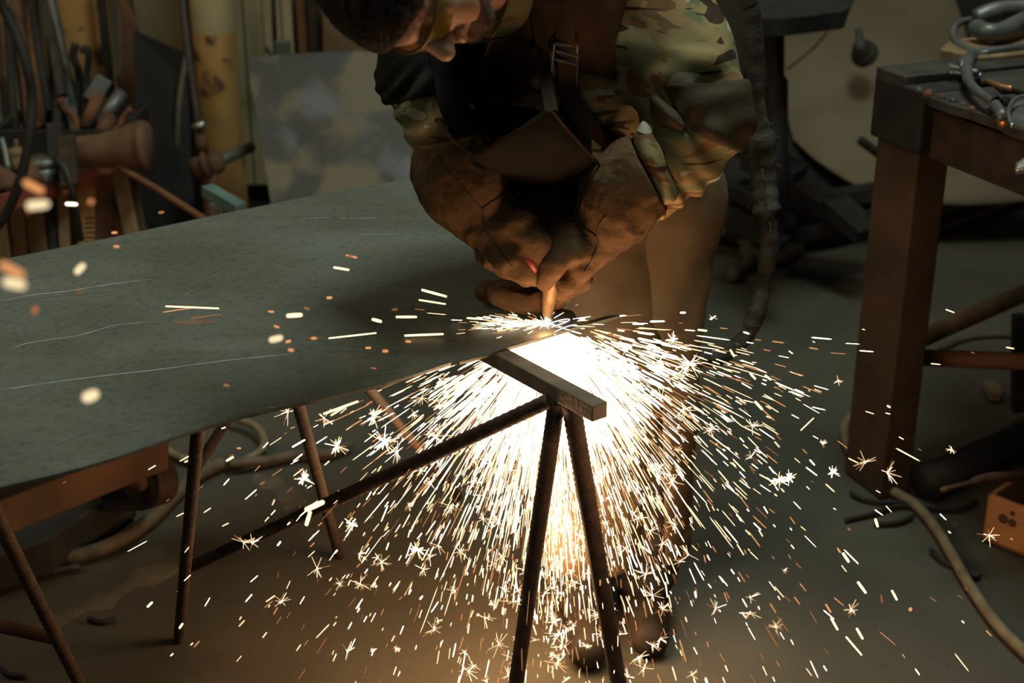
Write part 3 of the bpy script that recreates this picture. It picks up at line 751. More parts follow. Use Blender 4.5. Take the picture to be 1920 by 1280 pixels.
bent('olive_hose', 'olive hose lying behind the man near the floor', 'hose', [PZ(1350, 430, .1), PZ(1385, 445, .05), PZ(1410, 480, .03), PZ(1370, 520, .02)], .022, M['hose'])
o = G().box(PZ(1340, 405, .1), (.05, .05, .06)).build('rusty_lump', M['rust_orange'], origin=PZ(1340, 405, 0)); bevel(o, .01); tag(o, 'small orange-rusty block just right of the trousers', 'block')

# ================================================================ workbench, right
BX = Vector((.38, -.925, 0)).normalized(); BY = Vector((.925, .38, 0)).normalized()
C0 = P(1655, 125, 3.28); zt = C0.z; c0 = Vector((C0.x, C0.y, 0))
t = thing('workbench', 'heavy rusty workbench with a torn steel top at right', 'workbench', c0)
LP = .17; LW = .085
def rotm(dx, dy): return Matrix((dx, dy, Vector((0, 0, 1)))).transposed()
RB = rotm(BX, BY)
def benchbox(g, u0, u1, v0, v1, z0, z1):
    return g.box(c0 + BX * (u0 + u1) / 2 + BY * (v0 + v1) / 2 + Vector((0, 0, (z0 + z1) / 2)), ((u1 - u0) / 2, (v1 - v0) / 2, (z1 - z0) / 2), RB)
bench = t
for u, v in ((0.0, 0.005), (0.0, .62), (.93, .005), (.93, .62)):
    g = benchbox(G(), u, u + LP * .9, v, v + LW, 0, zt - .13); bevel(g.build('leg', M['bench_post'], t), .004)
g = benchbox(G(), -.012, LP, -.01, .13, zt - .16, zt - .02); bevel(g.build('corner_block', M['steel_black'], t), .006)
g = benchbox(G(), -.01, .10, -.01, .75, zt - .03, zt); bevel(g.build('end_slab', M['steel_dark'], t), .004)
g = benchbox(G(), .04, 1.15, .02, .045, zt - .17, zt - .06); bevel(g.build('front_rail', M['rust_dark'], t), .004)
g = benchbox(G(), .04, 1.15, .70, .72, zt - .17, zt - .06); bevel(g.build('back_rail', M['rust_dark'], t), .004)
g = benchbox(G(), .02, .045, .05, .72, zt - .17, zt - .06); bevel(g.build('side_rail', M['rust_dark'], t), .004)
# torn top sheet, outline ragged
poly = []
us = np.linspace(.13, 1.2, 34)
for k, u in enumerate(us):
    poly.append((u, -.015 + .013 * mn.noise(Vector((u * 14, 1, 3))) + (.04 * math.exp(-((u - .13) / .03) ** 2))))
poly += [(1.2, .75), (.115, .75), (.10, .5), (.12, .3), (.11, .15)]
tv = [c0 + BX * u + BY * v + Vector((0, 0, zt - .045 + .004 * mn.noise(Vector((u * 9, v * 9, 0))))) for u, v in poly]
o = G().prism(tv, (0, 0, .022)).build('torn_top_sheet', M['steel_dark'], t); bevel(o, .003)
for k in range(26):     # slag crust beads along the torn edge
    u = .14 + k * .036; r_ = .009 + .006 * random.random()
    q = c0 + BX * u + BY * (-.006 + .02 * random.random()) + Vector((0, 0, zt - .024))
    G().tube([q - BX * r_, q, q + BX * r_], [r_ * .5, r_, r_ * .5], 7).build('slag_bead', M['rust' if k % 3 else 'steel_dark'], t, True)
G().tube([P(1680, 668, 3.36), P(1780, 672, 3.26), P(1960, 680, 3.08)], .021, 14).build('lower_rail', M['rust_orange'], t, True)
G().tube([P(1728, 634, 3.36), P(1930, 545, 3.62)], .024, 14).build('side_stretcher', M['wood'], t, True)
o = G().beam(P(1910, 590, 3.5), P(1908, 770, 3.5), .03, .03, (0, 1, 0)).build('inner_post', M['steel_black'], t); bevel(o)

# goods on the bench
def bp(u, v, dz=0.0): return c0 + BX * u + BY * v + Vector((0, 0, zt - .022 + dz))
def onb(px, py, dz=0.0): return PZ(px, py, zt - .022 + dz)
o = G().prism([onb(1762, 92, .03), onb(1782, 74, .03), onb(1935, 58, .03), onb(1980, 95, .03), onb(1840, 108, .03)], (0, 0, -.028)).build('wood_slab', M['wood'], origin=onb(1800, 90)); bevel(o, .003)
tag(o, 'thick brown slab lying at the back of the bench', 'slab')
# big dark gear-like plate with bitten edge
pl = [(1822, 130), (1845, 108), (1870, 98), (1920, 92), (1985, 95), (1990, 180), (1930, 172), (1900, 164), (1880, 166), (1862, 150), (1842, 152), (1828, 146)]
o = G().prism([onb(x, y, .012) for x, y in pl], (0, 0, -.010)).build('cut_plate', M['steel_dark'], origin=onb(1850, 150)); bevel(o, .002)
tag(o, 'dark cut-out plate with a bitten edge lying on the bench', 'plate')
o = G().prism([onb(x, y, .010) for x, y in ((1886, 215), (1905, 190), (1940, 178), (1990, 180), (1990, 262), (1935, 240), (1900, 232))], (0, 0, -.010)).build('cut_plate', M['steel_grey'], origin=onb(1900, 220)); bevel(o, .002)
tag(o, 'grey plate inside the bright ring at the bench edge', 'plate')
bent('bent_bar', 'curved grey round bar at the back of the bench', 'bar', [onb(1836, 36, .05), onb(1800, 42, .05), onb(1786, 62, .04), onb(1800, 86, .03), onb(1840, 100, .03), onb(1870, 94, .035), onb(1960, 84, .035)], .009, M['steel_grey'])
bent('bent_bar', 'thick scrolled bar curling down to the copper tip', 'bar', [onb(1862, 96, .03), onb(1828, 100, .03), onb(1814, 120, .03), onb(1816, 150, .03), onb(1834, 172, .03), onb(1862, 192, .03), onb(1880, 218, .03)], [.011, .014, .013, .010, .009, .011], M['steel_grey'])
bent('steel_tube', 'thick grey tube lying at the top of the bench', 'tube', [onb(1830, 52, .06), onb(1850, 60, .06), onb(1880, 58, .06), onb(1930, 34, .07), onb(1980, 20, .07)], .022, M['steel_grey'], 12)
bent('grey_hose', 'thick grey hose arching over the bench tube', 'hose', [onb(1830, 34, .06), onb(1860, 22, .075), onb(1900, 16, .08), onb(1980, 16, .08)], .022, M['steel_grey'], 12)
o = G().tube([onb(1782, 138, .02), onb(1784, 138, .02), onb(1836, 142, .02), onb(1838, 142, .02)], [.007, .006, .006, .009], 8).build('long_bolt', M['steel_bright'], smooth=True, origin=onb(1800, 140)); tag(o, 'bright bolt lying nearest the bench corner', 'bolt')
o = G().tube([onb(1780, 125, .02), onb(1784, 126, .02), onb(1832, 136, .03)], [.009, .006, .007], 8).build('long_bolt', M['steel_grey'], smooth=True, origin=onb(1800, 130)); tag(o, 'bolt lying just behind the brightest bolt', 'bolt')
o = G().tube([onb(1804, 112, .03), onb(1806, 126, .03)], [.010, .008], 8).build('small_nut', M['steel_bright'], smooth=True, origin=onb(1805, 120)); tag(o, 'small bright nut above the two bolts', 'nut')
bent('copper_tipped_rod', 'short rod with copper ends on the bench plate', 'rod', [onb(1852, 152, .03), onb(1872, 160, .03), onb(1898, 166, .03)], .006, M['copper'])
bent('bright_ring', 'thin bright wire ring at the bench edge', 'ring', [onb(1930, 178, .03), onb(1905, 184, .03), onb(1893, 200, .03), onb(1892, 218, .03), onb(1898, 236, .03)], .004, M['steel_bright'])
o = G().tube([onb(1884, 212, .03), onb(1882, 224, .02), onb(1880, 236, .0)], [.010, .014, .009], 10).build('copper_ball', M['copper'], smooth=True, origin=onb(1882, 236)); tag(o, 'copper coloured ball end at the front bench edge', 'ball')
o = G().tube([onb(1886, 190, .03), onb(1868, 196, .03), onb(1866, 180, .03)], [.012, .016, .010], 10).build('pipe_elbow', M['steel_dark'], smooth=True, origin=onb(1870, 190)); tag(o, 'dark pipe elbow beside the bright ring', 'elbow')
# pale rag end hanging at the right border
rows = [[P(1905, 305, 2.65), P(1925, 292, 2.65), P(1960, 280, 2.65)], [P(1903, 320, 2.64), P(1930, 312, 2.63), P(1960, 305, 2.63)], [P(1906, 328, 2.65), P(1930, 326, 2.64), P(1960, 330, 2.64)]]
o = patch(rows, 4, .006).build('pale_rag', M['steel_bright'], smooth=True, origin=P(1930, 300, 2.65)); tag(o, 'pale grey rag end hanging below the bench edge', 'rag')

# ================================================================ floor goods, right
bent('floor_cable', 'long tan cable winding round the bench leg across the floor', 'cable', [PZ(1700, 740, .012), PZ(1625, 765, .012), PZ(1588, 790, .012), PZ(1585, 825, .012), PZ(1605, 862, .012), PZ(1650, 905, .012), PZ(1715, 945, .012), PZ(1755, 990, .012),
     PZ(1785, 1040, .012), PZ(1820, 1100, .012), PZ(1870, 1170, .012), PZ(1930, 1230, .012)], .0125, M['hose_tan'], 12, sub=8)
def wirebit(pts, l, r=.006): bent('wire_offcut', l, 'wire', [PZ(x, y, r) for x, y in pts], r, M['steel_black'], 6, group='wire offcuts on the floor')
wirebit([(1595, 924), (1620, 936), (1660, 942), (1700, 940)], 'curved black wire offcut left of the tan cable, upper one', .006)
wirebit([(1585, 975), (1640, 962), (1690, 948), (1790, 955), (1830, 940)], 'longest black wire offcut passing under the tan cable')
wirebit([(1640, 982), (1680, 980), (1712, 968)], 'short black wire offcut, lowest left of the tan cable')
wirebit([(1745, 1030), (1765, 1050), (1790, 1062)], 'short wire just right of the tan cable')
o = G().prism([PZ(x, y, .012) for x, y in ((1758, 968), (1775, 975), (1842, 1076), (1830, 1080), (1790, 1068), (1768, 1020))], (0, 0, -.006)).build('steel_wedge', M['steel_dark'], origin=PZ(1800, 1020, 0)); tag(o, 'dark blue-grey steel wedge lying beside the tan cable', 'offcut')
# orange open box
bb = [PZ(1840, 1012, 0), PZ(2010, 1082, 0)]
e = (bb[1] - bb[0]).normalized(); h = Vector((-e.y, e.x, 0)); zz = P(1838, 925, bb[0].y).z
t = thing('orange_box', 'open orange painted box at the lower right corner', 'box', bb[0])
def wall_(g, a, b, th, h0): return g.prism([a, b, b + Vector((0, 0, h0)), a + Vector((0, 0, h0))], th)
bevel(wall_(G(), bb[0], bb[1], h * .012, zz).build('front_panel', M['box'], t), .003)
bevel(wall_(G(), bb[0], bb[0] + h * .2, e * .012, zz).build('side_panel', M['box'], t), .003)
bevel(wall_(G(), bb[0] + h * .2, bb[1] + h * .2, -h * .012, zz).build('back_panel', M['box_in'], t), .003)
G().prism([bb[0], bb[1], bb[1] + h * .2, bb[0] + h * .2], (0, 0, .01)).build('bottom_panel', M['box_in'], t)
mk = bb[0] + e * .045 - h * .0015 + Vector((0, 0, zz * .62))
for dx, dz, r_ in ((0, 0, .012), (.022, -.002, .010), (.020, .022, .006)):
    q = mk + e * dx + Vector((0, 0, dz)); G().tube([q, q - h * .001], r_, 14).build('stamp_mark', M['rust'], t)
bent('box_rod', 'brown rusty rod lying across the top of the orange box', 'rod', [P(1766, 918, 2.75), P(1820, 905, 2.8), P(1850, 895, 2.82), P(1900, 893, 2.85), P(1960, 888, 2.9)], [.006, .010, .012, .011], M['rust'], 8)
# dark beams lying beyond the bench leg
for k, (a, b_, r_, m, l) in enumerate((((1735, 905), (1925, 820), .045, 'steel_black', 'black beam lying on the floor right behind the bench leg'), ((1790, 868), (1930, 790), .022, 'hose', 'olive pipe lying beside the black beam under the bench'))):
    o = G().tube([PZ(*a, r_), PZ(*b_, r_)], r_, 10).build('floor_beam', M[m], smooth=True, origin=PZ(*a, 0)); tag(o, l, 'beam')
bent('loop_cable', 'thin olive cable arching behind the inner post under the bench', 'cable', [PZ(1765, 655, .02), PZ(1810, 635, .08), PZ(1860, 628, .1), PZ(1920, 630, .1)], .012, M['hose'])
o = G().prism([PZ(x, y, .03) for x, y in ((1842, 712), (1860, 708), (1884, 728), (1880, 738), (1858, 734))], (0, 0, -.03)).build('pale_stone', M['tan_sheet'], origin=PZ(1860, 725, 0)); bevel(o, .006); tag(o, 'pale stone chip on the floor under the bench rail', 'stone')

# ================================================================ floor goods, left (under the plate)
t = thing('trolley_beam', 'red-brown steel beam on a small wheel below the plate', 'trolley', PZ(150, 950, 0))
a, b = P(-60, 985, 2.35), P(300, 845, 2.85)
o = G().beam(a, b, .05, .075).build('beam', M['bench_post'], t); bevel(o, .005)
o = G().tube([P(262, 905, 2.85), P(300, 893, 2.9)], [.062, .062], 22).build('wheel', M['rust_dark'], t, True); bevel(o, .006)
o = G().tube([P(258, 907, 2.83), P(306, 891, 2.93)], [.018, .018], 12).build('axle', M['rust'], t, True)
o = G().box(P(235, 900, 2.95), (.05, .04, .06)).build('bearing_block', M['steel_black'], t); bevel(o, .006)
o = G().prism([PZ(x, y, .10) for x, y in ((-60, 960), (240, 870), (250, 905), (90, 1010), (-60, 1060))], (0, 0, -.09)).build('scrap_tray', M['steel_black'], origin=PZ(100, 960, 0)); bevel(o, .006); tag(o, 'shallow black tray on the floor under the red-brown beam', 'tray')
bent('floor_hose', 'thick brown hose sweeping from the left border to the trestle', 'hose', [PZ(-40, 1038, .02), PZ(40, 1042, .02), PZ(130, 1042, .02), PZ(210, 1020, .02), PZ(280, 975, .02), PZ(330, 925, .02), PZ(370, 890, .02), PZ(420, 865, .02)], .017, M['hose'], 12, sub=8)
bent('floor_hose', 'thin dark hose lying left under the trestle leg', 'hose', [PZ(-40, 1090, .012), PZ(60, 1078, .012), PZ(150, 1060, .012)], .009, M['hose_black'], 8)
bent('coiled_hose', 'tan hose coiled on the floor behind the slim trestle leg', 'hose', [PZ(300, 835, .015), PZ(340, 858, .015), PZ(400, 870, .015), PZ(460, 862, .015), PZ(495, 835, .02), PZ(480, 800, .03), PZ(430, 780, .03)], .011, M['hose_tan'], 10, sub=8)
bent('coiled_hose', 'tan hose end running toward the second trestle leg', 'hose', [PZ(430, 868, .03), PZ(500, 862, .02), PZ(560, 850, .02), PZ(610, 850, .02), PZ(660, 830, .02)], .013, M['hose'], 10, sub=8)
for pts, l in (([(40, 985), (60, 1000), (82, 1010)], 'tiny black wire bit left of the brown hose'), ([(165, 1160), (190, 1166), (215, 1160)], 'curved dark wire bit below the pale ridge'), ([(2, 1252), (16, 1264), (50, 1268)], 'thick black curved offcut at the lower left corner')):
    bent('wire_bit', l, 'wire', [PZ(x, y, .006) for x, y in pts], .006, M['steel_black'], 6)
# crumbs of slag and stone scattered on the floor
g = G()
for k in range(420):
    x = random.uniform(-1.4, 1.7); y = random.uniform(2.3, 4.6); r_ = random.uniform(.0012, .0045) * (2 if random.random() < .04 else 1)
    c_ = Vector((x, y, r_ * .6)); v = [c_ + Vector((random.uniform(-1, 1), random.uniform(-1, 1), random.uniform(-.6, .6))).normalized() * r_ * random.uniform(.7, 1.2) for _ in range(4)]
    g.add(v, [(0, 1, 2), (0, 2, 3), (0, 3, 1), (1, 3, 2)], random.choice((0, 0, 1)))
o = g.build('floor_grit', [M['screed'], M['steel_dark']]); tag(o, 'scattered grit and slag crumbs on the concrete floor', 'grit', kind='stuff')

# ================================================================ steel plate and trestles
ZP = .80; TPL = .005
near = [(-420, 1030), (-200, 968), (0, 912)] + [(x, 912 - .2765 * x + 6 * math.sin(x * .011)) for x in range(30, 860, 24)]
near += [(862, 679), (900, 669), (935, 657), (1000, 637), (1080, 613), (1112, 605), (1158, 593)]
tip = [(1162, 590), (1141, 591), (1120, 597), (1099, 603), (1086, 599), (1080, 593), (1076, 585), (1069, 581), (1058, 579), (1048, 575), (1043, 571), (1056, 566), (1069, 562),
       (1068, 540), (1080, 515), (1098, 497), (1112, 489), (1140, 485), (1167, 480), (1160, 470), (1100, 440), (1040, 420), (990, 380), (950, 305)]
far = [(800, 330), (620, 360), (400, 404), (200, 447), (0, 487), (-200, 527), (-420, 571)]
out_ = [PZ(x, y, ZP) + Vector((0, .002 * mn.noise(Vector((x * .2, y * .2, 0))), 0)) for x, y in near + tip + far]
pl_root = thing('steel_plate', 'large scratched grey-green steel plate being cut on trestles', 'steel plate', PZ(500, 600, 0))
pl_root.location.z = ZP - TPL
o = G().prism(out_, (0, 0, -TPL)).build('sheet', M['plate'], pl_root)
def scratch(pts, w, m='scratch', gap=0.0, name='scratch_mark'):
    c = crom([PZ(x, y, ZP + .0006) for x, y in pts], 10); g = G(); n_ = len(c)
    for i in range(n_ - 1):
        if gap and random.random() < gap: continue
        t_ = (c[i + 1] - c[i]).normalized(); s_ = t_.cross(Vector((0, 0, 1)))
        k0 = min(1, i / 6, (n_ - 1 - i) / 6) * .8 + .2; k1 = min(1, (i + 1) / 6, (n_ - 2 - i) / 6) * .8 + .2
        g.add([c[i] - s_ * w * k0 / 2, c[i + 1] - s_ * w * k1 / 2, c[i + 1] + s_ * w * k1 / 2, c[i] + s_ * w * k0 / 2], [(0, 1, 2, 3)])
    return g.build(name, M[m], pl_root)
scratch([(0, 565), (60, 553), (130, 545), (200, 534), (284, 523)], .0042)
scratch([(-30, 572), (80, 557), (160, 550), (246, 541)], .002, 'scratch_dim')
scratch([(20, 655), (45, 645), (90, 637), (150, 628), (215, 610), (288, 602)], .003)
scratch([(160, 627), (230, 612), (290, 606)], .002, 'scratch_dim')
scratch([(-20, 735), (60, 722), (180, 706), (300, 692), (420, 676), (500, 668), (559, 662)], .0032)
scratch([(-40, 542), (30, 530), (100, 512), (150, 500)], .0022, 'scratch_dim')
scratch([(100, 600), (160, 582), (220, 570)], .002, 'scratch_dim', .4)
scratch([(190, 470), (260, 466), (305, 467)], .0035, 'scratch_dim', .2)
scratch([(230, 455), (270, 448), (310, 446)], .003, 'scratch_dim', .3)
scratch([(555, 412), (600, 408), (680, 409), (740, 407)], .003, 'scratch', .45)
scratch([(660, 440), (700, 439), (745, 440)], .003, 'scratch')
scratch([(620, 586), (680, 582), (735, 580)], .0018, 'scratch_dim', .4)
scratch([(700, 612), (740, 610), (780, 609)], .0016, 'scratch_dim', .3)
scratch([(620, 704), (690, 702), (760, 697)], .0018, 'scratch_dim', .4)
scratch([(-20, 875), (60, 850), (150, 815), (250, 780)], .0022, 'scratch_dim')
scratch([(150, 828), (200, 815), (280, 803)], .002, 'scratch_dim')
scratch([(280, 765), (340, 757), (400, 752)], .002, 'scratch_dim', .5)
scratch([(400, 780), (440, 776), (465, 774)], .002, 'scratch_dim', .4)
scratch([(345, 555), (355, 549), (366, 548)], .005, 'scratch_dim')
scratch([(480, 768), (520, 762), (545, 756)], .0022, 'scratch', .5)
for _ in range(26):
    x = random.uniform(0, 760); y = random.uniform(480 - .2 * x + 20, 880 - .277 * x); L_ = random.uniform(20, 90)
    scratch([(x, y), (x + L_ / 2, y - L_ * .1 + random.uniform(-3, 3)), (x + L_, y - L_ * .21)], random.uniform(.0008, .0016), 'scratch_dim', .3)
# heat-tinted spots where hot slag scorched the scale
def blot(cx_, cy_, rx, ry, m='heat'):
    c = [PZ(cx_ + rx * math.cos(a) * (1 + .25 * mn.noise(Vector((a * 2, cx_, 0)))), cy_ + ry * math.sin(a) * (1 + .25 * mn.noise(Vector((a * 2, cy_, 5)))), ZP + .0004) for a in np.linspace(0, 2 * math.pi, 18, endpoint=False)]
    G().add(c, [tuple(range(18))[::-1]]).build('heat_stain', M[m], pl_root)
blot(365, 604, 42, 5); blot(590, 634, 18, 3); blot(150, 545, 10, 8)
# bright ragged rim of the cut along the near edge
g = G(); c = [PZ(x, y, ZP - TPL * .5) for x, y in near]
for i in range(len(c) - 1):
    nseg = 6
    for k in range(nseg):
        a = c[i].lerp(c[i + 1], k / nseg); b = c[i].lerp(c[i + 1], (k + 1) / nseg); j = .0016 * abs(mn.noise(a * 60)) + .0006
        q = Vector((.08, -1, 0)) * j
        g.add([a + q + Vector((0, 0, TPL * .55)), b + q + Vector((0, 0, TPL * .55)), b + q * 1.4 + Vector((0, 0, -TPL * .5)), a + q * 1.4 + Vector((0, 0, -TPL * .5))], [(0, 3, 2, 1)])
g.build('cut_edge', M['steel_grey'], pl_root)
# freshly cut slot: glowing line of the kerf
g = G()
kf = crom([PZ(x, y, ZP + .0012) for x, y in ((1030, 607), (1046, 601), (1062, 598), (1068, 599), (1062, 603), (1046, 609), (1034, 613))], 6)
g.tube(kf, .0009, 6).build('glowing_kerf', M['blue_hot'], pl_root, True)
kf = crom([PZ(x, y, ZP + .001) for x, y in ((1040, 622), (1060, 613), (1075, 609), (1082, 610))], 6)
G().tube(kf, .0008, 6).build('glowing_kerf', M['blue_hot'], pl_root, True)

M['bar_top'] = mat('brown_bar_steel', (0.10, 0.072, 0.048), (0.16, 0.12, 0.085), rough=.75, scale=20, bump=.4)
# the sawhorse in the middle of the sparks
def bar_px(g, a, b, r, n=10, sub=1, ridge=0.0):
    c = [Vector(a).lerp(Vector(b), i / sub) for i in range(sub + 1)]
    return g.tube(c, r, n, ridge=ridge)
ZB = ZP - TPL - .012
t = thing('rebar_trestle', 'dark rebar trestle in the middle of the spark shower', 'trestle', PZ(1010, 1300, 0))
A_, B_ = PZ(880, 640, ZB), PZ(1125, 772, ZB)
o = G().beam(A_, B_, .030, .027).build('top_bar', M['bar_top'], t); bevel(o, .002)
T1 = PZ(1045, 745, ZB - .01); T2 = PZ(1070, 752, ZB - .01)
f1 = P(962, 1330, 2.12); f1.z = 0; f1 = PZ(958, 1345, 0); f2 = PZ(1168, 1330, 0)
bar_px(G(), T1, f1, .0135, 10, 120, .09).build('leg', M['rebar'], t, True)
bar_px(G(), T2, f2, .0150, 10, 120, .09).build('leg', M['rebar'], t, True)
BR0, BR1 = T1 + Vector((-.012, .0, -.005)), P(350, 1066, 2.62)
bar_px(G(), BR0, BR1, .0120, 10, 120, .09).build('brace', M['rebar'], t, True)
# left trestle
t = thing('rebar_trestle', 'slim rebar trestle standing under the middle of the plate', 'trestle', PZ(335, 1200, 0))
L0 = PZ(335, 1200, 0); Lt = P(372, 790, 2.50); Lt.z = ZB
Lt = PZ(374, 770, ZB)
bar_px(G(), L0, Lt, .0105, 10, 90, .08).build('leg', M['rebar'], t, True)
R0 = PZ(636, 1042, 0); Rt = PZ(548, 715, ZB)
bar_px(G(), R0, Rt, .0105, 10, 90, .08).build('leg', M['rebar'], t, True)
R1 = PZ(700, 790, .2); Rt2 = PZ(660, 690, ZB)
G().tube([Lt, PZ(470, 735, ZB), Rt, Rt2], .012, 10).build('top_bar', M['rebar'], t, True)
bar_px(G(), P(366, 880, 2.62), P(424, 790, 2.9), .011, 10, 20, .08).build('strut', M['rebar'], t, True)
bar_px(G(), PZ(860, 930, 0), Rt2, .0095, 10, 60, .08).build('leg', M['rebar'], t, True)
# far left trestle
t = thing('rebar_trestle', 'rebar trestle leg with cross bar at the lower left corner', 'trestle', PZ(155, 1290, 0))
S0 = PZ(158, 1300, 0); St = PZ(-60, 860, ZB)
bar_px(G(), S0, St, .0115, 10, 90, .08).build('leg', M['rebar'], t, True)
q = S0.lerp(St, .20)
d = ray(104, 1196); k = (q.y) / d.y; q = Vector((0, 0, CAM_H)) + d * k
bar_px(G(), q, P(-60, 1160, q.y + .02), .012, 10, 20, .08).build('cross_bar', M['rust'], t, True)
G().tube([St + Vector((.02, .01, 0)), St + Vector((-.2, .25, 0))], .012, 10).build('top_bar', M['rebar'], t, True)
# ================================================================ the man
F_ = Vector(S2W(0.366, -0.901, .185)).normalized()
L_ = Vector(S2W(0.581, 0.384, .72)); L_ = (L_ - F_ * L_.dot(F_)).normalized()
U_ = F_.cross(L_).normalized()
HR = np.array([list(L_), list(F_), list(U_)]).T        # columns: left, forward, up
NOSE = P(842, 113, 2.05)
HC = NOSE - F_ * .134 + U_ * .027
HCn = np.array(HC)
def H(x, y, z): return HCn + HR @ np.array((x, y, z))
def hp_(p): return (p - HCn) @ HR

NECK = P(985, -45, 2.36)
SH_L, SH_R = P(1205, -5, 2.50), P(905, 20, 2.52)
EL_L, EL_R = P(1308, 205, 2.38), P(790, 150, 2.42)
WR_L, WR_R = P(1130, 430, 2.33), P(925, 420, 2.33)
CHEST = P(1075, 70, 2.56); BELLY = P(1150, 220, 2.66); PELV = P(1170, 330, 2.74)
HIP_L, HIP_R = P(1222, 370, 2.72), P(1130, 380, 2.70)
KN_L, KN_R = P(1196, 770, 2.60), P(1122, 740, 2.56)
AN_L, AN_R = P(1205, 1130, 2.66), P(1095, 1120, 2.62)
AN_L.z = AN_R.z = .09

# hands: chains shared by the hands and the gloves
HAND_L = [  # his left hand (to the right in the picture), round the torch head
    ('palm', [P(1115, 440, 2.34), P(1090, 470, 2.325), P(1072, 500, 2.325)], [.036, .041, .036], .02),
    ('finger', [P(1062, 436, 2.30), P(1036, 470, 2.285), P(1023, 505, 2.285)], [.020, .0185, .0165], .01),
    ('finger', [P(1098, 470, 2.30), P(1066, 472, 2.278), P(1040, 492, 2.27), P(1018, 520, 2.28)], [.019, .018, .017, .014], .006),
    ('finger', [P(1112, 480, 2.315), P(1088, 508, 2.29), P(1070, 532, 2.29), P(1056, 548, 2.31)], [.019, .018, .016, .014], .006),
    ('finger', [P(1090, 525, 2.35), P(1040, 556, 2.355), P(985, 562, 2.36), P(938, 556, 2.36)], [.018, .0175, .0165, .0135], .006),
    ('finger', [P(1060, 515, 2.38), P(1000, 540, 2.40), P(950, 544, 2.405), P(912, 545, 2.405)], [.018, .017, .016, .013], .006)]
HAND_R = [  # his right hand (to the left in the picture)
    ('palm', [P(912, 400, 2.335), P(940, 440, 2.32), P(958, 470, 2.315)], [.040, .046, .042], .02),
    ('finger', [P(975, 425, 2.285), P(1005, 452, 2.275), P(1016, 478, 2.28)], [.022, .019, .0155], .01),
    ('finger', [P(935, 440, 2.29), P(950, 482, 2.272), P(975, 508, 2.27), P(1000, 518, 2.285)], [.022, .020, .0175, .014], .006),
    ('finger', [P(915, 440, 2.31), P(925, 478, 2.30), P(948, 505, 2.30), P(985, 522, 2.31)], [.021, .019, .0165, .013], .006),
    ('finger', [P(905, 430, 2.34), P(915, 470, 2.335), P(940, 495, 2.33), P(975, 510, 2.335)], [.020, .018, .016, .013], .006),
    ('finger', [P(960, 420, 2.30), P(985, 468, 2.285), P(992, 492, 2.283)], [.019, .016, .014], .006)]

def head_(p):
    q = hp_(p); s = q * np.array([1, 1, 1.0]); q = q.copy(); sx = np.abs(q[:, 0]); m = np.stack([sx, q[:, 1], q[:, 2]], 1)
    d = ell_(q, (0, -.012, .038), (.075, .100, .080))
    d = smin(d, ell_(q, (0, .030, -.015), (.064, .066, .085)), .03)
    d = smin(d, cap_(m, (.052, .000, -.062), (.014, .074, -.104), .022, .020), .03)
    d = smin(d, ell_(m, (.030, .062, -.052), (.030, .026, .040)), .02)
    d = smin(d, ell_(m, (.040, .066, -.016), (.022, .020, .018)), .018)       # cheekbones
    d = smin(d, cap_(m, (.006, .090, .028), (.044, .072, .030), .011, .010), .014)   # brows
    d = smax(d, -ell_(m, (.030, .103, .006), (.019, .017, .013)), .012)       # sockets
    d = smin(d, ell_(m, (.031, .078, .006), (.014, .013, .012)), .004)        # eyeballs
    d = smin(d, cap_(q, (0, .092, .016), (0, .120, -.027), .0085, .0140), .010)  # nose
    d = smin(d, ell_(m, (.013, .106, -.031), (.0085, .011, .008)), .006)
    d = smax(d, -ell_(m, (.007, .110, -.040), (.004, .006, .004)), .003)
    d = smin(d, cap_(m, (0, .100, -.057), (.020, .088, -.060), .0065, .004), .006)
    d = smin(d, cap_(m, (0, .099, -.070), (.017, .088, -.068), .0075, .004), .006)
    d = smax(d, -cap_(m, (0, .109, -.0635), (.023, .094, -.063), .0018, .0012), .003)
    ear = ell_(m, (.079, -.012, .000), (.007, .018, .031)); ear = smin(ear, cap_(m, (.074, -.002, -.026), (.078, -.006, .0), .006, .006), .006)
    ear = smax(ear, -ell_(m, (.088, -.008, .004), (.006, .010, .018)), .003)
    d = smin(d, ear, .005)
    return d

def body_(p):
    d = head_(p)
    neck = cap_(p, H(0, -.035, -.05), np.array(NECK), .057, .064)
    d = smin(d, neck, .03)
    t = chain_(p, [np.array(NECK), np.array(CHEST), np.array(BELLY), np.array(PELV)], [.06, .125, .115, .12], .05)
    d = smin(d, t, .04)
    for S, E, W in ((SH_L, EL_L, WR_L), (SH_R, EL_R, WR_R)):
        a = chain_(p, [np.array(CHEST), np.array(S), np.array(E), np.array(W)], [.09, .058, .042, .030], .03)
        d = smin(d, a, .03)
    for Hn in (HAND_L, HAND_R):
        for nm, pts, rs, k in Hn:
            d = smin(d, chain_(p, [np.array(q) for q in pts], [r - .006 for r in rs], .008), .008)
    for Hh, K, A, sx in ((HIP_L, KN_L, AN_L, 1), (HIP_R, KN_R, AN_R, -1)):
        d = smin(d, chain_(p, [np.array(PELV), np.array(Hh), np.array(K), np.array(A)], [.10, .082, .052, .036], .04), .03)
        an = np.array(A)
        d = smin(d, cap_(p, an - (0, -.03, .035), an + np.array((0, -.13, -.055)), .032, .022), .02)
    return d

man = thing('person', 'man in camouflage jacket, apron and gloves bending to cut the plate', 'person', (AN_L.x * .5 + AN_R.x * .5, AN_L.y, 0))
LO = np.array([-.30, 1.95, -.02]); HI = np.array([.50, 2.98, 1.62])
bv, bf = sdf_mesh(body_, LO, HI, .0035, .02)
link_mesh('body', bv, bf, M['skin'], man, True)
head_bvh = bvh_of(bv, bf)

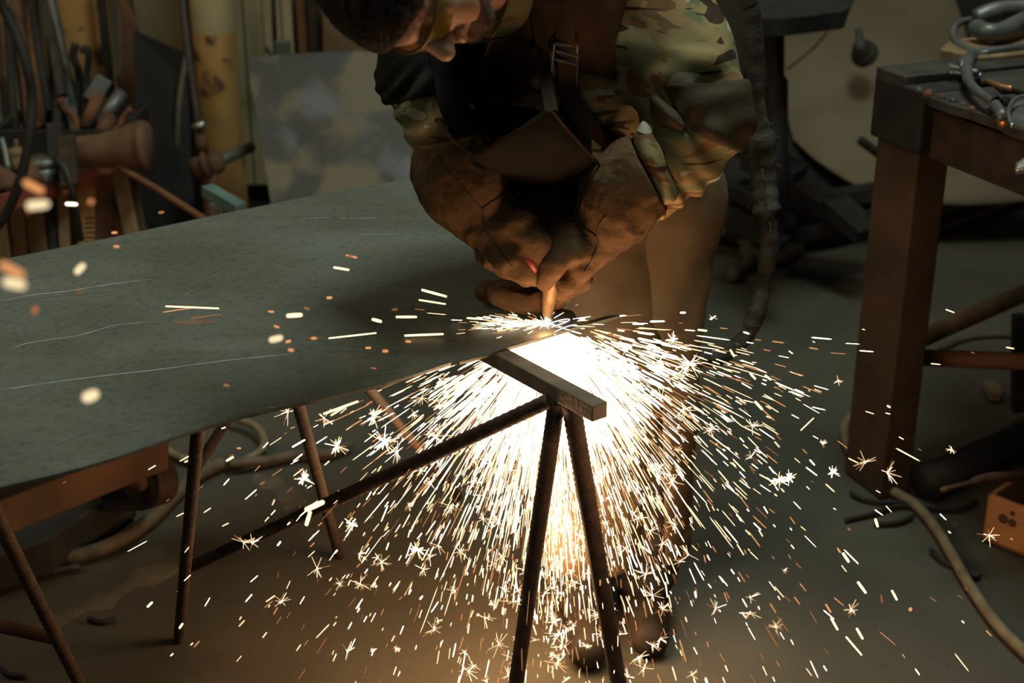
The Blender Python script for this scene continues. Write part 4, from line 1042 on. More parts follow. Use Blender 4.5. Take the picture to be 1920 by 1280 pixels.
# ---- hair: a cap following the skull plus short strands
def hairline(q):
    """negative where hair grows (head frame)"""
    x, y, z = q[:, 0], q[:, 1], q[:, 2]
    return (y - (.036 + 1.25 * z)) * .62
def hair_(p):
    q = hp_(p)
    d = ell_(q, (0, -.008, .044), (.085, .123, .088))
    n_ = vnoise(q * np.array([1, .5, .5]), 55) * .0022 + vnoise(q, 130) * .0012 + vnoise(q, 22, 5) * .002
    d = d - n_
    d = smax(d, hairline(q), .006)
    d = smax(d, -(q[:, 2] + .035), .01)         # nape
    m = np.stack([np.abs(q[:, 0]), q[:, 1], q[:, 2]], 1)
    d = smax(d, -ell_(m, (.090, -.004, -.008), (.022, .030, .040)), .006)
    return d
lo_h = HCn - .19; hi_h = HCn + .19
hv, hf = sdf_mesh(hair_, lo_h, hi_h, .0025, .01)
hair = link_mesh('hair', hv, hf, M['hair'], man, True)
def strands(name, count, test, bv_, length, r, material, parent, dirf, seed=3, lift=.25):
    rg = random.Random(seed); g = G(); n_ = 0; tries = 0
    while n_ < count and tries < count * 30:
        tries += 1
        d = Vector((rg.gauss(0, 1), rg.gauss(0, 1), rg.gauss(0, 1))).normalized()
        o = Vector(H(0, .01, -.01)); hit, nr, _, _ = bv_.ray_cast(o + d * .4, -d)
        if hit is None: continue
        q = hp_(np.array(hit)[None])
        if not test(q[0]): continue
        nn = nr if nr.dot(d) > 0 else -nr
        g_dir = Vector(HR @ np.array(dirf(q[0]))); g_dir = (g_dir - nn * g_dir.dot(nn)).normalized()
        t_ = (g_dir + nn * lift + Vector((rg.gauss(0, .22), rg.gauss(0, .22), rg.gauss(0, .22)))).normalized()
        s_ = t_.cross(nn).normalized(); Ln = length * rg.uniform(.6, 1.2)
        a = hit - nn * .001
        m_ = a + t_ * Ln * .55 + nn * .0006; e = a + t_ * Ln - nn * .001
        g.add([a - s_ * r, a + s_ * r, m_ + s_ * r * .8, m_ - s_ * r * .8, e], [(0, 1, 2, 3), (3, 2, 4)]); n_ += 1
    o = g.build(name, material, parent); return o
hb = bvh_of(hv, hf)
o = strands('hair_strands', 5200, lambda q: q[1] < .085, hb, .019, .0005, M['hair'], hair, lambda q: (q[0] * 2, .8 if q[2] > .05 else .2, -.2 - (.6 if q[2] < .06 else 0)))
o['kind'] = 'stuff'
def beard_zone(q):
    x, y, z = q
    if z > .012 or y < -.012: return False
    front = z < -.078 or (-.056 < z < -.040 and y > .084 and abs(x) < .026)      # chin, moustache
    side = abs(x) > .030 and z < -.052 - .9 * (y - .045) and y < .075
    burn = abs(x) > .056 and y < .030
    return front or side or burn
def beard_(p):
    q = hp_(p); x, y, z = np.abs(q[:, 0]), q[:, 1], q[:, 2]
    side = np.maximum(np.maximum(.030 - x, z + .050 + .9 * (y - .045)), y - .075)
    front = z + .078; burn = np.maximum(.056 - x, y - .028)
    zone = np.minimum(np.minimum(side, front), burn)
    zone = np.maximum(np.maximum(zone, z - .012), -.012 - y) + .006 * vnoise(q, 140) + .004 * vnoise(q, 60)
    return np.maximum(head_(p) - .0012 - .0008 * vnoise(q, 260), zone * .6)
v, q = sdf_mesh(beard_, HCn - .17, HCn + .17, .0022, .008)
beard = link_mesh('beard', v, q, M['beard'], man, True)
o = strands('beard_hairs', 9000, beard_zone, head_bvh, .0105, .00036, M['beard'], beard, lambda q: (0, .25, -1), 5, .55)
o['kind'] = 'stuff'
o = strands('eyebrow', 500, lambda q: .020 < q[2] < .034 and .012 < abs(q[0]) < .052 and q[1] > .06, head_bvh, .008, .0004, M['hair'], man, lambda q: (q[0] * 20, 0, .3), 8, .3)
o['kind'] = 'stuff'

# ---- safety glasses
def Hv(x, y, z): return Vector(H(x, y, z))
gl = G()
def lens_pt(u, v):   # u -1..1 across, v 0..1 down, wrapping round the face
    a = u * 1.12
    return Hv(.073 * math.sin(a), .022 + .092 * math.cos(a) - .004, .012 - v * (.035 - .008 * abs(u) ** 2 - .012 * math.exp(-(u / .12) ** 2)) - .006 * u * u)
rows = [[lens_pt(u, v) for u in np.linspace(-1, 1, 25)] for v in (0, .25, .5, .75, 1)]
gp = thing  # (glasses are worn: a part)
gt = patch(rows, 1, .0022).build('safety_glasses', M['lens'], man, True)
gt['label'] = 'amber wraparound safety glasses'
G().tube([r + (Vector(F_) * .001) for r in rows[0]], .0022, 8).build('top_rim', M['brass'], gt, True)
for s in (-1, 1):
    G().tube(crom([lens_pt(s * .98, .3), Hv(s * .082, .03, .018), Hv(s * .084, -.01, .016), Hv(s * .080, -.035, .0)], 5), [.0042] * 16, 8).build('temple', M['lens'], gt, True)

# ---- trousers and boots
def trousers_(p, o=0.0):
    d = chain_(p, [np.array(P(1170, 200, 2.72)), np.array(PELV)], [.15, .150], .04)
    for Hh, K, A in ((HIP_L, KN_L, AN_L), (HIP_R, KN_R, AN_R)):
        d = smin(d, chain_(p, [np.array(Hh), np.array(K), np.array(A) + (0, 0, .02)], [.108, .084, .072], .04), .025)
    return d - o
def trousers_f(p):
    d = trousers_(p) - .006 * vnoise(p * np.array([1, 1, .5]), 11) - .003 * vnoise(p, 26)
    return np.maximum(d, half_(p, np.array(P(1150, 240, 2.7)), (0.05, -.35, 1)))
tv_, tf_ = sdf_mesh(trousers_f, LO + (0.1, .3, 0), HI + (.02, .1, -.4), .006)
link_mesh('trousers', tv_, tf_, M['trousers'], man, True)
for A in (AN_L, AN_R):
    an = np.array(A)
    def boot_(p, an=an):
        d = cap_(p, an + (0, .01, .06), an + (0, .01, -.03), .058, .056)
        d = smin(d, cap_(p, an + (0, -.02, -.045), an + np.array((0, -.16, -.052)), .046, .040), .03)
        return np.maximum(d, .0 - p[:, 2] + .001)
    v_, f_ = sdf_mesh(boot_, an - (.12, .27, .12), an + (.12, .12, .16), .006)
    link_mesh('boot', v_, f_, M['boot'], man, True)

# ---- jacket
def sleeve_folds(p, a, b, amp, freq, seed):
    d = np.array(b) - np.array(a); Ln = np.linalg.norm(d); t = (p - np.array(a)) @ d / Ln
    w = vnoise(p, 9, seed) * .035
    return 1.7 * amp * np.sin((t + w) * freq) * np.clip(.6 + vnoise(p, 12, seed + 3), 0, 1)
def jacket_(p):
    n = np.array
    t = chain_(p, [n(P(982, -50, 2.37)), n(CHEST), n(BELLY), n(P(1180, 300, 2.72))], [.098, .150, .155, .160], .06)
    # left sleeve: full upper arm, folded elbow
    a = chain_(p, [n(P(1150, -40, 2.54)), n(SH_L), n(P(1268, 110, 2.43)), n(EL_L)], [.11, .100, .086, .076], .035)
    a = smin(a, chain_(p, [n(EL_L), n(P(1275, 280, 2.36)), n(P(1215, 345, 2.345))], [.073, .066, .056], .03), .025)
    a = smin(a, ell_(p, n(P(1340, 235, 2.36)), (.040, .05, .045)), .03)
    # right sleeve
    b = chain_(p, [n(P(960, -20, 2.56)), n(SH_R), n(P(825, 95, 2.46)), n(EL_R)], [.11, .092, .072, .064], .035)
    b = smin(b, chain_(p, [n(EL_R), n(P(818, 215, 2.38)), n(P(862, 300, 2.345))], [.062, .058, .052], .03), .03)
    d = smin(smin(t, a, .035), b, .035)
    f = sleeve_folds(p, EL_L, WR_L, .010, 150, 2.0) * np.exp(-((p - n(P(1265, 290, 2.34))) ** 2).sum(1) / .011)
    f += sleeve_folds(p, EL_R, WR_R, .007, 170, 5.0) * np.exp(-((p - n(P(815, 205, 2.36))) ** 2).sum(1) / .008)
    f += sleeve_folds(p, SH_L, EL_L, .008, 90, 7.0) * np.exp(-((p - n(P(1260, 170, 2.38))) ** 2).sum(1) / .012)
    w = .009 * (1 - np.abs(vnoise(p + 3 * 0, 10, 4)) * 2) + .004 * vnoise(p, 28, 9)
    d = d - f - w * .8
    return d
def cut_(d, p):
    """openings: neck, cuffs and hem"""
    n = np.array
    c = n(P(900, -30, 2.30))
    d = smax(d, -smax(-half_(p, c, n(HC) - n(NECK)), ((p - c) ** 2).sum(1) ** .5 - .075, .01), .004)
    return d
def jacket_f(p):
    d = cut_(jacket_(p), p); n = np.array
    ax = n(WR_L) - n(EL_L); c1 = smax(half_(p, n(P(1190, 372, 2.34)), ax), ((p - n(P(1190, 372, 2.34))) ** 2).sum(1) ** .5 - .16, .01)
    d = smax(d, -np.maximum(-half_(p, n(P(1185, 368, 2.335)), ax), ((p - n(P(1160, 400, 2.335))) ** 2).sum(1) ** .5 - .11), .004)
    return d
jv, jf = sdf_mesh(jacket_f, np.array([-.32, 2.12, .78]), np.array([.52, 2.95, 1.62]), .004, .025)
jacket = link_mesh('jacket', jv, jf, M['camo'], man, True)
jb = bvh_of(jv, jf)
JK = lambda px, py, off=.004, fb=2.4: drop(px, py, jb, off, fb)

def region_shell(name, m, base, off, conds, lo, hi, parent, h=.004):
    def f(p):
        d = base(p) - off
        for c in conds: d = np.maximum(d, c(p))
        return d
    v, q = sdf_mesh(f, lo, hi, h, .03)
    return link_mesh(name, v, q, m, parent, True), v, q
def plane_px(a, b, keep):
    """vertical-to-view plane through two pixels; negative on the side of pixel 'keep'"""
    c = Vector((0, 0, CAM_H)); n = ray(*a).cross(ray(*b)).normalized()
    if n.dot(ray(*keep)) > 0: n = -n
    nn = np.array(n); cc = np.array(c)
    return lambda p: (p - cc) @ nn
# dark elbow patches
nE = np.array
o, _, _ = region_shell('elbow_patch', M['patch'], jacket_, .006,
    [plane_px((1240, 158), (1400, 148), (1300, 230)), plane_px((1236, 150), (1290, 250), (1400, 200)), plane_px((1285, 245), (1420, 300), (1330, 200)),
     lambda p: ((p - nE(EL_L)) ** 2).sum(1) ** .5 - .15], nE(EL_L) - .2, nE(EL_L) + .2, man, .005)
o, _, _ = region_shell('elbow_patch', M['black_cloth'], jacket_, .006,
    [plane_px((735, 196), (830, 176), (780, 140)), plane_px((700, 80), (840, 80), (780, 150)), lambda p: ((p - nE(EL_R)) ** 2).sum(1) ** .5 - .13],
    nE(EL_R) - .18, nE(EL_R) + .18, man, .005)

# collar turned out under the jaw
rows = [[P(952, -40, 2.24), P(950, 5, 2.25), P(936, 45, 2.27), P(920, 70, 2.30)],
        [P(985, -40, 2.25), P(988, 5, 2.255), P(966, 45, 2.28), P(936, 72, 2.31)],
        [P(1008, -40, 2.29), P(1004, 10, 2.30), P(985, 48, 2.31), P(950, 70, 2.33)]]
patch(rows, 5, .004, wob=.004, wscale=20).build('collar', M['camo'], man, True)

# chest panel / shoulder flaps of dark leather lying on the jacket
def onjac(px, n_=5, off=.006): return [JK(x, y, off) for x, y in px]
def leather_panel(name, grid, off, m, th=.004, n_=4, parent=man, wob=.003):
    g = patch([[JK(x, y, off) for x, y in row] for row in grid], n_, th, wob=wob, wscale=18)
    return g.build(name, M[m], parent, True)
leather_panel('inner_collar', [[(985, -70), (1015, -75), (1045, -75), (1075, -75)], [(985, -20), (1015, -20), (1045, -20), (1070, -20)], [(985, 20), (1012, 22), (1040, 25), (1066, 25)], [(985, 55), (1010, 66), (1035, 70), (1062, 68)]], .007, 'dark_leather')
leather_panel('shoulder_flap', [[(1068, -20), (1100, -20), (1140, -20), (1182, -15)], [(1072, 50), (1100, 50), (1132, 48), (1160, 45)],
    [(1078, 100), (1105, 105), (1130, 108), (1150, 100)], [(1084, 128), (1112, 134), (1136, 142), (1154, 150)]], .010, 'dark_leather')
leather_panel('chest_flap', [[(975, -10), (1000, -10), (1030, -10), (1058, -10)], [(922, 75), (960, 78), (1002, 75), (1052, 62)],
    [(898, 125), (930, 135), (962, 138), (1000, 132)], [(922, 190), (940, 196), (958, 197), (972, 190)]], .012, 'dark_leather')
leather_panel('chest_shade_panel', [[(800, 90), (840, 90), (880, 95), (905, 130)], [(812, 150), (850, 150), (890, 160), (925, 190)], [(826, 205), (870, 210), (930, 215), (1020, 205)], [(850, 262), (890, 285), (950, 262), (1030, 235)]], .008, 'black_cloth')  # black sheet added as the deep shade between chest and bib
leather_panel('chest_shade_panel', [[(1050, 180), (1085, 205), (1120, 225), (1150, 245)], [(1050, 215), (1090, 240), (1130, 262), (1185, 285)], [(1060, 260), (1095, 290), (1130, 315), (1165, 310)]], .006, 'black_cloth')  # black sheet added as the shaded hollow beside the buckled strap
# narrow apron strap and the wide buckled strap
BT = P(1034, 206, 2.235)
sp = [JK(1002, -30, .014), JK(1008, 30, .018), JK(1016, 90, .020), P(1024, 150, 2.28), P(1034, 208, 2.232)]
strap(sp, .020, .0035).build('neck_strap', M['strap_leather'], man)
sp2 = [JK(1052, -30, .016), JK(1052, 40, .018), JK(1056, 110, .018), JK(1066, 160, .016), JK(1090, 210, .012), JK(1130, 250, .010), JK(1165, 268, .008)]
strap(sp2, .030, .004).build('buckled_strap', M['dark_leather'], man)
bk = []
for y in (62, 80, 96): bk.append((y))
bkl = G()
for k, y in enumerate((60, 78, 94)):
    a_, b_ = JK(1033, y, .024), JK(1072, y + 10, .024)
    bkl.beam(a_, b_, .006, .005)
bkl.beam(JK(1032, 60, .024), JK(1036, 132, .024), .004, .004); bkl.beam(JK(1071, 70, .024), JK(1073, 140, .024), .004, .004)
bevel(bkl.build('strap_buckle', M['steel_grey'], man), .001)

# ---- apron: bib hanging away from the chest
rows = [
 [P(800, 180, 2.37), P(818, 215, 2.32), P(850, 262, 2.262), P(890, 291, 2.232), P(955, 252, 2.222), P(1030, 206, 2.232), P(1052, 225, 2.25), P(1082, 262, 2.28), P(1130, 314, 2.32)],
 [P(806, 205, 2.38), P(826, 240, 2.335), P(858, 278, 2.285), P(905, 305, 2.252), P(960, 285, 2.238), P(1015, 262, 2.240), P(1048, 270, 2.262), P(1080, 296, 2.295), P(1120, 330, 2.34)],
 [P(812, 225, 2.40), P(835, 262, 2.37), P(870, 300, 2.34), P(930, 330, 2.32), P(975, 330, 2.30), P(1010, 322, 2.29), P(1046, 322, 2.31), P(1076, 334, 2.35), P(1108, 348, 2.40)],
 [P(830, 250, 2.45), P(860, 300, 2.43), P(900, 340, 2.42), P(950, 362, 2.41), P(985, 366, 2.40), P(1010, 366, 2.40), P(1040, 366, 2.41), P(1075, 366, 2.44), P(1105, 366, 2.48)],
 [P(860, 300, 2.56), P(890, 350, 2.55), P(930, 390, 2.54), P(970, 410, 2.53), P(1000, 420, 2.52), P(1030, 420, 2.52), P(1060, 420, 2.52), P(1090, 420, 2.54), P(1120, 420, 2.56)]]
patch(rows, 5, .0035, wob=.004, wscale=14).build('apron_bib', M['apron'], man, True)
strap([P(806, 196, 2.355), P(820, 222, 2.31), P(852, 266, 2.25), P(888, 293, 2.226)], .006, .005).build('bib_hem', M['strap_leather'], man)
strap([P(888, 293, 2.225), P(955, 254, 2.214), P(1030, 209, 2.224)], .004, .005).build('bib_hem', M['strap_leather'], man)
strap([P(1034, 208, 2.226), P(1082, 264, 2.272), P(1130, 316, 2.312)], .004, .005).build('bib_hem', M['strap_leather'], man)
rows = [[P(925, 335, 2.36), P(985, 352, 2.37), P(1045, 352, 2.38), P(1100, 345, 2.40)], [P(950, 380, 2.38), P(1000, 395, 2.38), P(1050, 392, 2.39), P(1100, 385, 2.41)],
        [P(975, 430, 2.39), P(1010, 450, 2.39), P(1050, 445, 2.40), P(1095, 430, 2.42)], [P(985, 480, 2.40), P(1015, 500, 2.40), P(1050, 500, 2.41), P(1095, 480, 2.43)]]
patch(rows, 5, .004, wob=.006, wscale=20).build('apron_dark_fill', M['apron'], man, True)  # dark sheet added over the skirt top to darken it between the gloves
# apron skirt, split over both thighs
n = np.array
def skirt_(p):
    return trousers_(p, .014) - .010 * vnoise(p * np.array([1, 1, .35]), 9, 3) - .003 * vnoise(p, 24, 6)
front = lambda y0: (lambda p: half_(p, n((.2, y0, .8)), (0, 1, 0.0)))
shL = [plane_px((1128, 478), (1180, 545), (1300, 400)), plane_px((1178, 542), (1238, 625), (1300, 500)), plane_px((1238, 620), (1245, 900), (1300, 700)),
       lambda p: p[:, 1] - 2.80, lambda p: .30 - p[:, 2]]
def legdist(A, B, p, r):
    return cap_(p, n(A), n(B), r, r)
def skL(p):
    d = chain_(p, [n(P(1190, 330, 2.72)), n(HIP_L), n(KN_L), n(AN_L)], [.135, .118, .098, .086], .05) - .010 * vnoise(p * np.array([1, 1, .35]), 9, 3) - .003 * vnoise(p, 24, 6)
    return d - .008
def skR(p):
    d = chain_(p, [n(P(1110, 330, 2.68)), n(HIP_R), n(KN_R), n(AN_R)], [.135, .122, .110, .096], .05) - .010 * vnoise(p * np.array([1, 1, .35]), 9, 8) - .003 * vnoise(p, 24, 2)
    return d - .004
def shell(f0, conds, th=.006):
    def f(p):
        d = np.abs(f0(p)) - th
        for c in conds: d = smax(d, c(p), .004)
        return d
    return f
fL = shell(skL, [lambda p: half_(p, n(HIP_L) + (.0, .03, 0), (.25, 1, 0)), lambda p: half_(p, n(P(1205, 330, 2.62)), (0, -.2, 1)), lambda p: .17 - p[:, 2],
                 (lambda A, B: (lambda p: np.minimum(A(p), B(p))))(plane_px((1125, 470), (1245, 640), (1300, 400)), plane_px((1238, 600), (1246, 1000), (1300, 700)))])
fR = shell(skR, [lambda p: half_(p, n(HIP_R) + (.0, .02, 0), (0, 1, 0)), lambda p: half_(p, n(P(1100, 345, 2.6)), (0, -.2, 1)), lambda p: .17 - p[:, 2],
                 plane_px((1262, 600), (1292, 1000), (1100, 800))])
v, q = sdf_mesh(fR, np.array([-.12, 2.28, .1]), np.array([.45, 2.95, 1.15]), .005, .03)
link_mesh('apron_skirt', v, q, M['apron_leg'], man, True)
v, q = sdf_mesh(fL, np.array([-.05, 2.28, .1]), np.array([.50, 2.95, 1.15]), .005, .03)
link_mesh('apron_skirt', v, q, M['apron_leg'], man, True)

# ---- gloves: long suede gauntlets
def glove_(p, Hn, gaunt, rs, k=.03):
    d = chain_(p, [n(q) for q in gaunt], rs, k)
    for i, (nm, pts, r_, kk) in enumerate(Hn):
        c = chain_(p, [n(q) for q in pts], r_, .008)
        d = smin(d, c, .022 if nm == 'palm' else .007)
    return d - .0055 * vnoise(p, 17, 3) - .0022 * (1 - np.abs(vnoise(p * np.array([1, 1.6, .8]), 34, 8)) * 2.4) - .0012 * vnoise(p, 70, 2) - .006 * (1 - np.abs(vnoise(p, 9, 21)) * 2)
gR = [P(838, 262, 2.335), P(850, 310, 2.335), P(872, 352, 2.335), P(900, 392, 2.335), P(925, 425, 2.33)]
gL = [P(1212, 326, 2.325), P(1175, 362, 2.33), P(1148, 396, 2.33), P(1120, 432, 2.335)]
def gR_(p):
    d = glove_(p, HAND_R, gR, [.055, .060, .060, .050, .042])
    d = d - sleeve_folds(p, gR[0], gR[4], .0026, 95, 3.0) * np.exp(-((p - n(P(925, 415, 2.31))) ** 2).sum(1) / .006)
    e = n(gR[1]) - n(gR[0])
    d = smax(d, -half_(p, n(gR[0]) - e * .15, e), .004)
    return d
def gL_(p):
    d = glove_(p, HAND_L, gL, [.060, .066, .056, .042])
    d = d - sleeve_folds(p, gL[0], gL[3], .0026, 95, 6.0) * np.exp(-((p - n(P(1120, 425, 2.31))) ** 2).sum(1) / .006)
    e = n(gL[1]) - n(gL[0])
    d = smax(d, -half_(p, n(P(1217, 326, 2.325)), n(P(1130, 372, 2.325)) - n(P(1217, 326, 2.325))), .003)
    # hollow cuff mouth
    return smax(d, -np.maximum(chain_(p, [n(gL[0]) - e, n(gL[0]) + e * .5], [.054, .054]), half_(p, n(gL[0]) + e * .4, e)), .003)
v, q = sdf_mesh(gR_, n(P(950, 400, 2.33)) - (.30, .22, .26), n(P(950, 400, 2.33)) + (.2, .2, .30), .003, .015)
gloveR = link_mesh('glove', v, q, M['glove'], man, True); gRb = bvh_of(v, q)
v, q = sdf_mesh(gL_, n(P(1080, 430, 2.33)) - (.26, .22, .26), n(P(1080, 430, 2.33)) + (.26, .2, .30), .003, .015)
gloveL = link_mesh('glove', v, q, M['glove'], man, True); gLb = bvh_of(v, q)
def seam(px, b, parent, r=.0016):
    c = crom([drop(x, y, b, .0006, 2.3) for x, y in crom2(px)], 3)
    G().tube(c, r, 6).build('seam', M['seam'], parent, True)
def crom2(px):
    return [(q.x, q.y) for q in crom([Vector((x, y, 0)) for x, y in px], 4)]
seam([(812, 292), (848, 330), (885, 372), (905, 395), (912, 430), (935, 468), (960, 500)], gRb, gloveR)
seam([(903, 392), (925, 376), (953, 362)], gRb, gloveR)
seam([(953, 362), (985, 395), (1012, 428), (1026, 448)], gRb, gloveR)
seam([(1062, 418), (1085, 425), (1120, 446), (1112, 480), (1095, 510)], gLb, gloveL)
seam([(1062, 418), (1050, 440), (1040, 462)], gLb, gloveL)
seam([(1120, 446), (1122, 425), (1135, 405)], gLb, gloveL)
strap([drop(1192, 280, gLb, .002), drop(1215, 318, gLb, .002), drop(1235, 352, gLb, .002), drop(1252, 384, gLb, .002)], .008, .003).build('cuff_hem', M['patch'], gloveL)

# sleeve flap folded out between elbow and cuff
rows = [[JK(1232, 165, .004), JK(1252, 190, .006), JK(1275, 215, .008), JK(1285, 238, .006)],
        [JK(1222, 180, .012), JK(1240, 205, .022), JK(1262, 230, .024), JK(1280, 244, .014)],
        [JK(1224, 215, .004), JK(1236, 228, .008), JK(1256, 240, .010), JK(1278, 248, .004)]]
patch(rows, 4, .003).build('sleeve_flap', M['patch'], man, True)
rows = [[JK(1196, 262, .010), JK(1210, 300, .012), JK(1228, 336, .012), JK(1246, 372, .010)],
        [JK(1212, 250, .020), JK(1228, 290, .022), JK(1244, 328, .022), JK(1260, 365, .018)],
        [JK(1226, 246, .008), JK(1242, 285, .010), JK(1256, 320, .010), JK(1268, 356, .006)]]
patch(rows, 5, .003, wob=.004, wscale=30).build('sleeve_cuff', M['camo'], man, True)

# ================================================================ torch and hoses
t = thing('cutting_torch', 'brass cutting torch held in both gloves over the white jet', 'torch', PZ(1026, 604, ZP))
tipP = PZ(1025, 601, ZP + .004); topP = P(1036, 505, 2.300)
ax = (topP - tipP).normalized()
def along(s): return tipP + ax * s
Ltot = (topP - tipP).length
G().tube([along(0), along(.004), along(.012)], [.0035, .0058, .0072], 16).build('tip', M['copper'], t, True)
G().tube([along(.011), along(.014), along(.024), along(.026), along(.036), along(.038), along(.05), along(Ltot * .8), along(Ltot)],
         [.0080, .0092, .0098, .0106, .0108, .0122, .0128, .0150, .0150], 20).build('nozzle', M['brass'], t, True)
hd_ = along(Ltot)
G().tube(crom([hd_, P(1036, 470, 2.31), P(1060, 440, 2.35), P(1100, 425, 2.42)], 5), .0125, 12).build('handle', M['brass'], t, True)
G().tube(crom([P(972, 462, 2.30), P(984, 478, 2.268), P(994, 492, 2.262), P(1004, 506, 2.268)], 4), [.0075] * 13, 10).build('red_hose', M['red_hose'], t, True)
# the wrapped hose hanging from above and curling to the man's leg
hs = crom([P(1404, -60, 2.95) + Vector((0, .02, 1.5)), P(1405, -60, 2.95) + Vector((0, .02, 1.0)), P(1402, -60, 2.95) + Vector((0, .01, .5)), P(1404, -60, 2.95), P(1408, 20, 2.95), P(1412, 90, 2.95), P(1412, 150, 2.95), P(1420, 210, 2.95), P(1428, 270, 2.95), P(1432, 330, 2.95), P(1436, 385, 2.93), P(1442, 430, 2.92),
           P(1440, 480, 2.92), P(1430, 530, 2.92), P(1420, 580, 2.90), P(1402, 625, 2.88), P(1372, 655, 2.85), P(1335, 672, 2.82), P(1290, 668, 2.80)], 9)
m_ = len(hs); rr = []
for i, p_ in enumerate(hs):
    r0 = .020 if p_.z > .97 else (.030 if p_.z > .80 else .0185)
    rr.append(r0 * (1 + .30 * mn.noise(p_ * 16) + .05 * math.sin(i * 1.25)))
t = thing('wrapped_hose', 'cloth-wrapped grey hose hanging beside the man and curling to his leg', 'hose', hs[-1])
G().tube(hs, rr, 14).build('wrapped_cover', M['wrap'], t, True)
for k in range(int(m_ * .64), m_ - 4, 5):
    a = hs[k]; d_ = (hs[k + 1] - hs[k - 1]).normalized(); e1 = d_.orthogonal().normalized(); e2 = d_.cross(e1); g = []
    for j in range(13):
        an_ = j / 12 * 2 * math.pi; g.append(a + (e1 * math.cos(an_) + e2 * math.sin(an_)) * (rr[k] * 1.03) + d_ * (.05 * (j / 12 - .5)))
    G().tube(g, .0016, 6).build('tape_turn', M['rust_dark' if k % 2 else 'steel_black'], t, True)
# frayed bunch at the thick part
g = G()
for k in range(26):
    a = random.choice([q_ for q_ in hs if .80 < q_.z < .97]); d_ = Vector((random.gauss(0, 1), random.gauss(0, 1), random.gauss(0, 1) - .4)).normalized()
    g.tube([a + d_ * .024, a + d_ * .036, a + d_ * .044 + Vector((0, 0, -.012))], [.004, .003, .001], 4)
o = g.build('frayed_cloth', M['wrap'], t); o['kind'] = 'stuff'
# ================================================================ sparks
APEX = PZ(1034, 622, ZP - .01); APEX.y += .03
toC = Vector((0, 0, CAM_H))
SM = [M['white_hot'], M['yellow_hot'], M['orange_hot'], M['dim_hot'], M['blue_hot'], M['cream_hot']]
def sliver(g, a, b, r, mi, n=4):
    d = (b - a); Ln = d.length
    if Ln < 1e-5: return
    d.normalize(); e1 = d.orthogonal().normalized(); e2 = d.cross(e1)
    v = [a]
    for s, k in ((.12, 1.0), (.88, .85)):
        for j in range(n):
            an = 2 * math.pi * j / n; v.append(a + d * Ln * s + (e1 * math.cos(an) + e2 * math.sin(an)) * r * k)
    v.append(b); f = []
    for j in range(n):
        f.append((0, 1 + (j + 1) % n, 1 + j)); f.append((1 + j, 1 + (j + 1) % n, 1 + n + (j + 1) % n, 1 + n + j)); f.append((1 + n + j, 1 + n + (j + 1) % n, 2 * n + 1))
    g.add(v, f, mi)
def px_of(p):
    q = p - toC; zc = q.y * CT - q.z * ST
    return 960 + F_PX * q.x / zc, 640 - F_PX * (q.y * ST + q.z * CT) / zc
RS = random.Random(21)
gs = G()
def launch(spread, speed, back=.10, side=.02):
    """start velocity of one spark blown down through the kerf"""
    az = RS.uniform(0, 2 * math.pi); th = abs(RS.gauss(0, spread))
    d = Vector((math.sin(th) * math.cos(az) * 1.15 + side, math.sin(th) * math.sin(az) * .45 + back, -math.cos(th)))
    return d.normalized() * speed
def where(v, t): return APEX + v * t + Vector((0, 0, -4.9)) * t * t
def inside_body(p): return False
# dense glowing jet close to the kerf
for k in range(4600):
    v = launch(.48, RS.uniform(4, 7), .16, .10)
    t = RS.uniform(0, 1) ** .8 * .215 / v.length
    p = where(v, t); vel = (v + Vector((0, 0, -9.8)) * t)
    q = p + vel.normalized() * RS.uniform(.02, .055)
    sliver(gs, p, q, RS.uniform(.0010, .0024), 0 if RS.random() < .85 else 1, 3)
# the wide shower: long thin streaks near the cut, shorter and scattered further out
def sp_mi(far_):
    u = RS.random()
    return 0 if u < .42 - .16 * far_ else (1 if u < .80 - .20 * far_ else (2 if u < .95 - .12 * far_ else 3))
for k in range(2800):
    v = launch(.50, RS.uniform(3.6, 7), .13)
    r_ = .10 + abs(RS.gauss(0, .15)); t = r_ / v.length; p = where(v, t)
    if p.z < .01 or p.z > .785: continue
    vel = v + Vector((0, 0, -9.8)) * t
    Ln = RS.uniform(.025, .095); d = (vel.normalized() + Vector((RS.gauss(0, 1), RS.gauss(0, 1), RS.gauss(0, 1))) * .025).normalized()
    sliver(gs, p, p + d * Ln, RS.uniform(.00045, .0010), sp_mi(.2), 3)
for k in range(2500):
    v = launch(.64, RS.uniform(3.2, 6.0), .13)
    r_ = .22 + abs(RS.gauss(0, .27)); t = r_ / v.length; p = where(v, t)
    if p.z < .01 or p.z > .785: continue
    vel = v + Vector((0, 0, -9.8)) * t; far_ = min(1, r_ / .8)
    Ln = RS.choice((.008, .012, .018, .026, .040)) * RS.uniform(.7, 1.3)
    d = (vel.normalized() + Vector((RS.gauss(0, 1), RS.gauss(0, 1), RS.gauss(0, 1))) * (.04 + .08 * far_)).normalized()
    sliver(gs, p, p + d * Ln, RS.uniform(.0006, .00135), sp_mi(far_), 3)
# floor-ward rain, wide and sparse
for k in range(430):
    v = launch(.85, RS.uniform(3.0, 5.5), .05)
    r_ = RS.uniform(.30, 1.0); t = r_ / v.length; p = where(v, t)
    if p.z < .01 or p.z > .78: continue
    d = (v.normalized() + Vector((0, 0, -.5)) + Vector((RS.gauss(0, .1), RS.gauss(0, .1), RS.gauss(0, .1)))).normalized()
    u = RS.random(); mi = 0 if u < .35 else (1 if u < .55 else (2 if u < .8 else 3))
    sliver(gs, p, p + d * RS.uniform(.008, .024), RS.uniform(.0007, .0014), mi, 4)
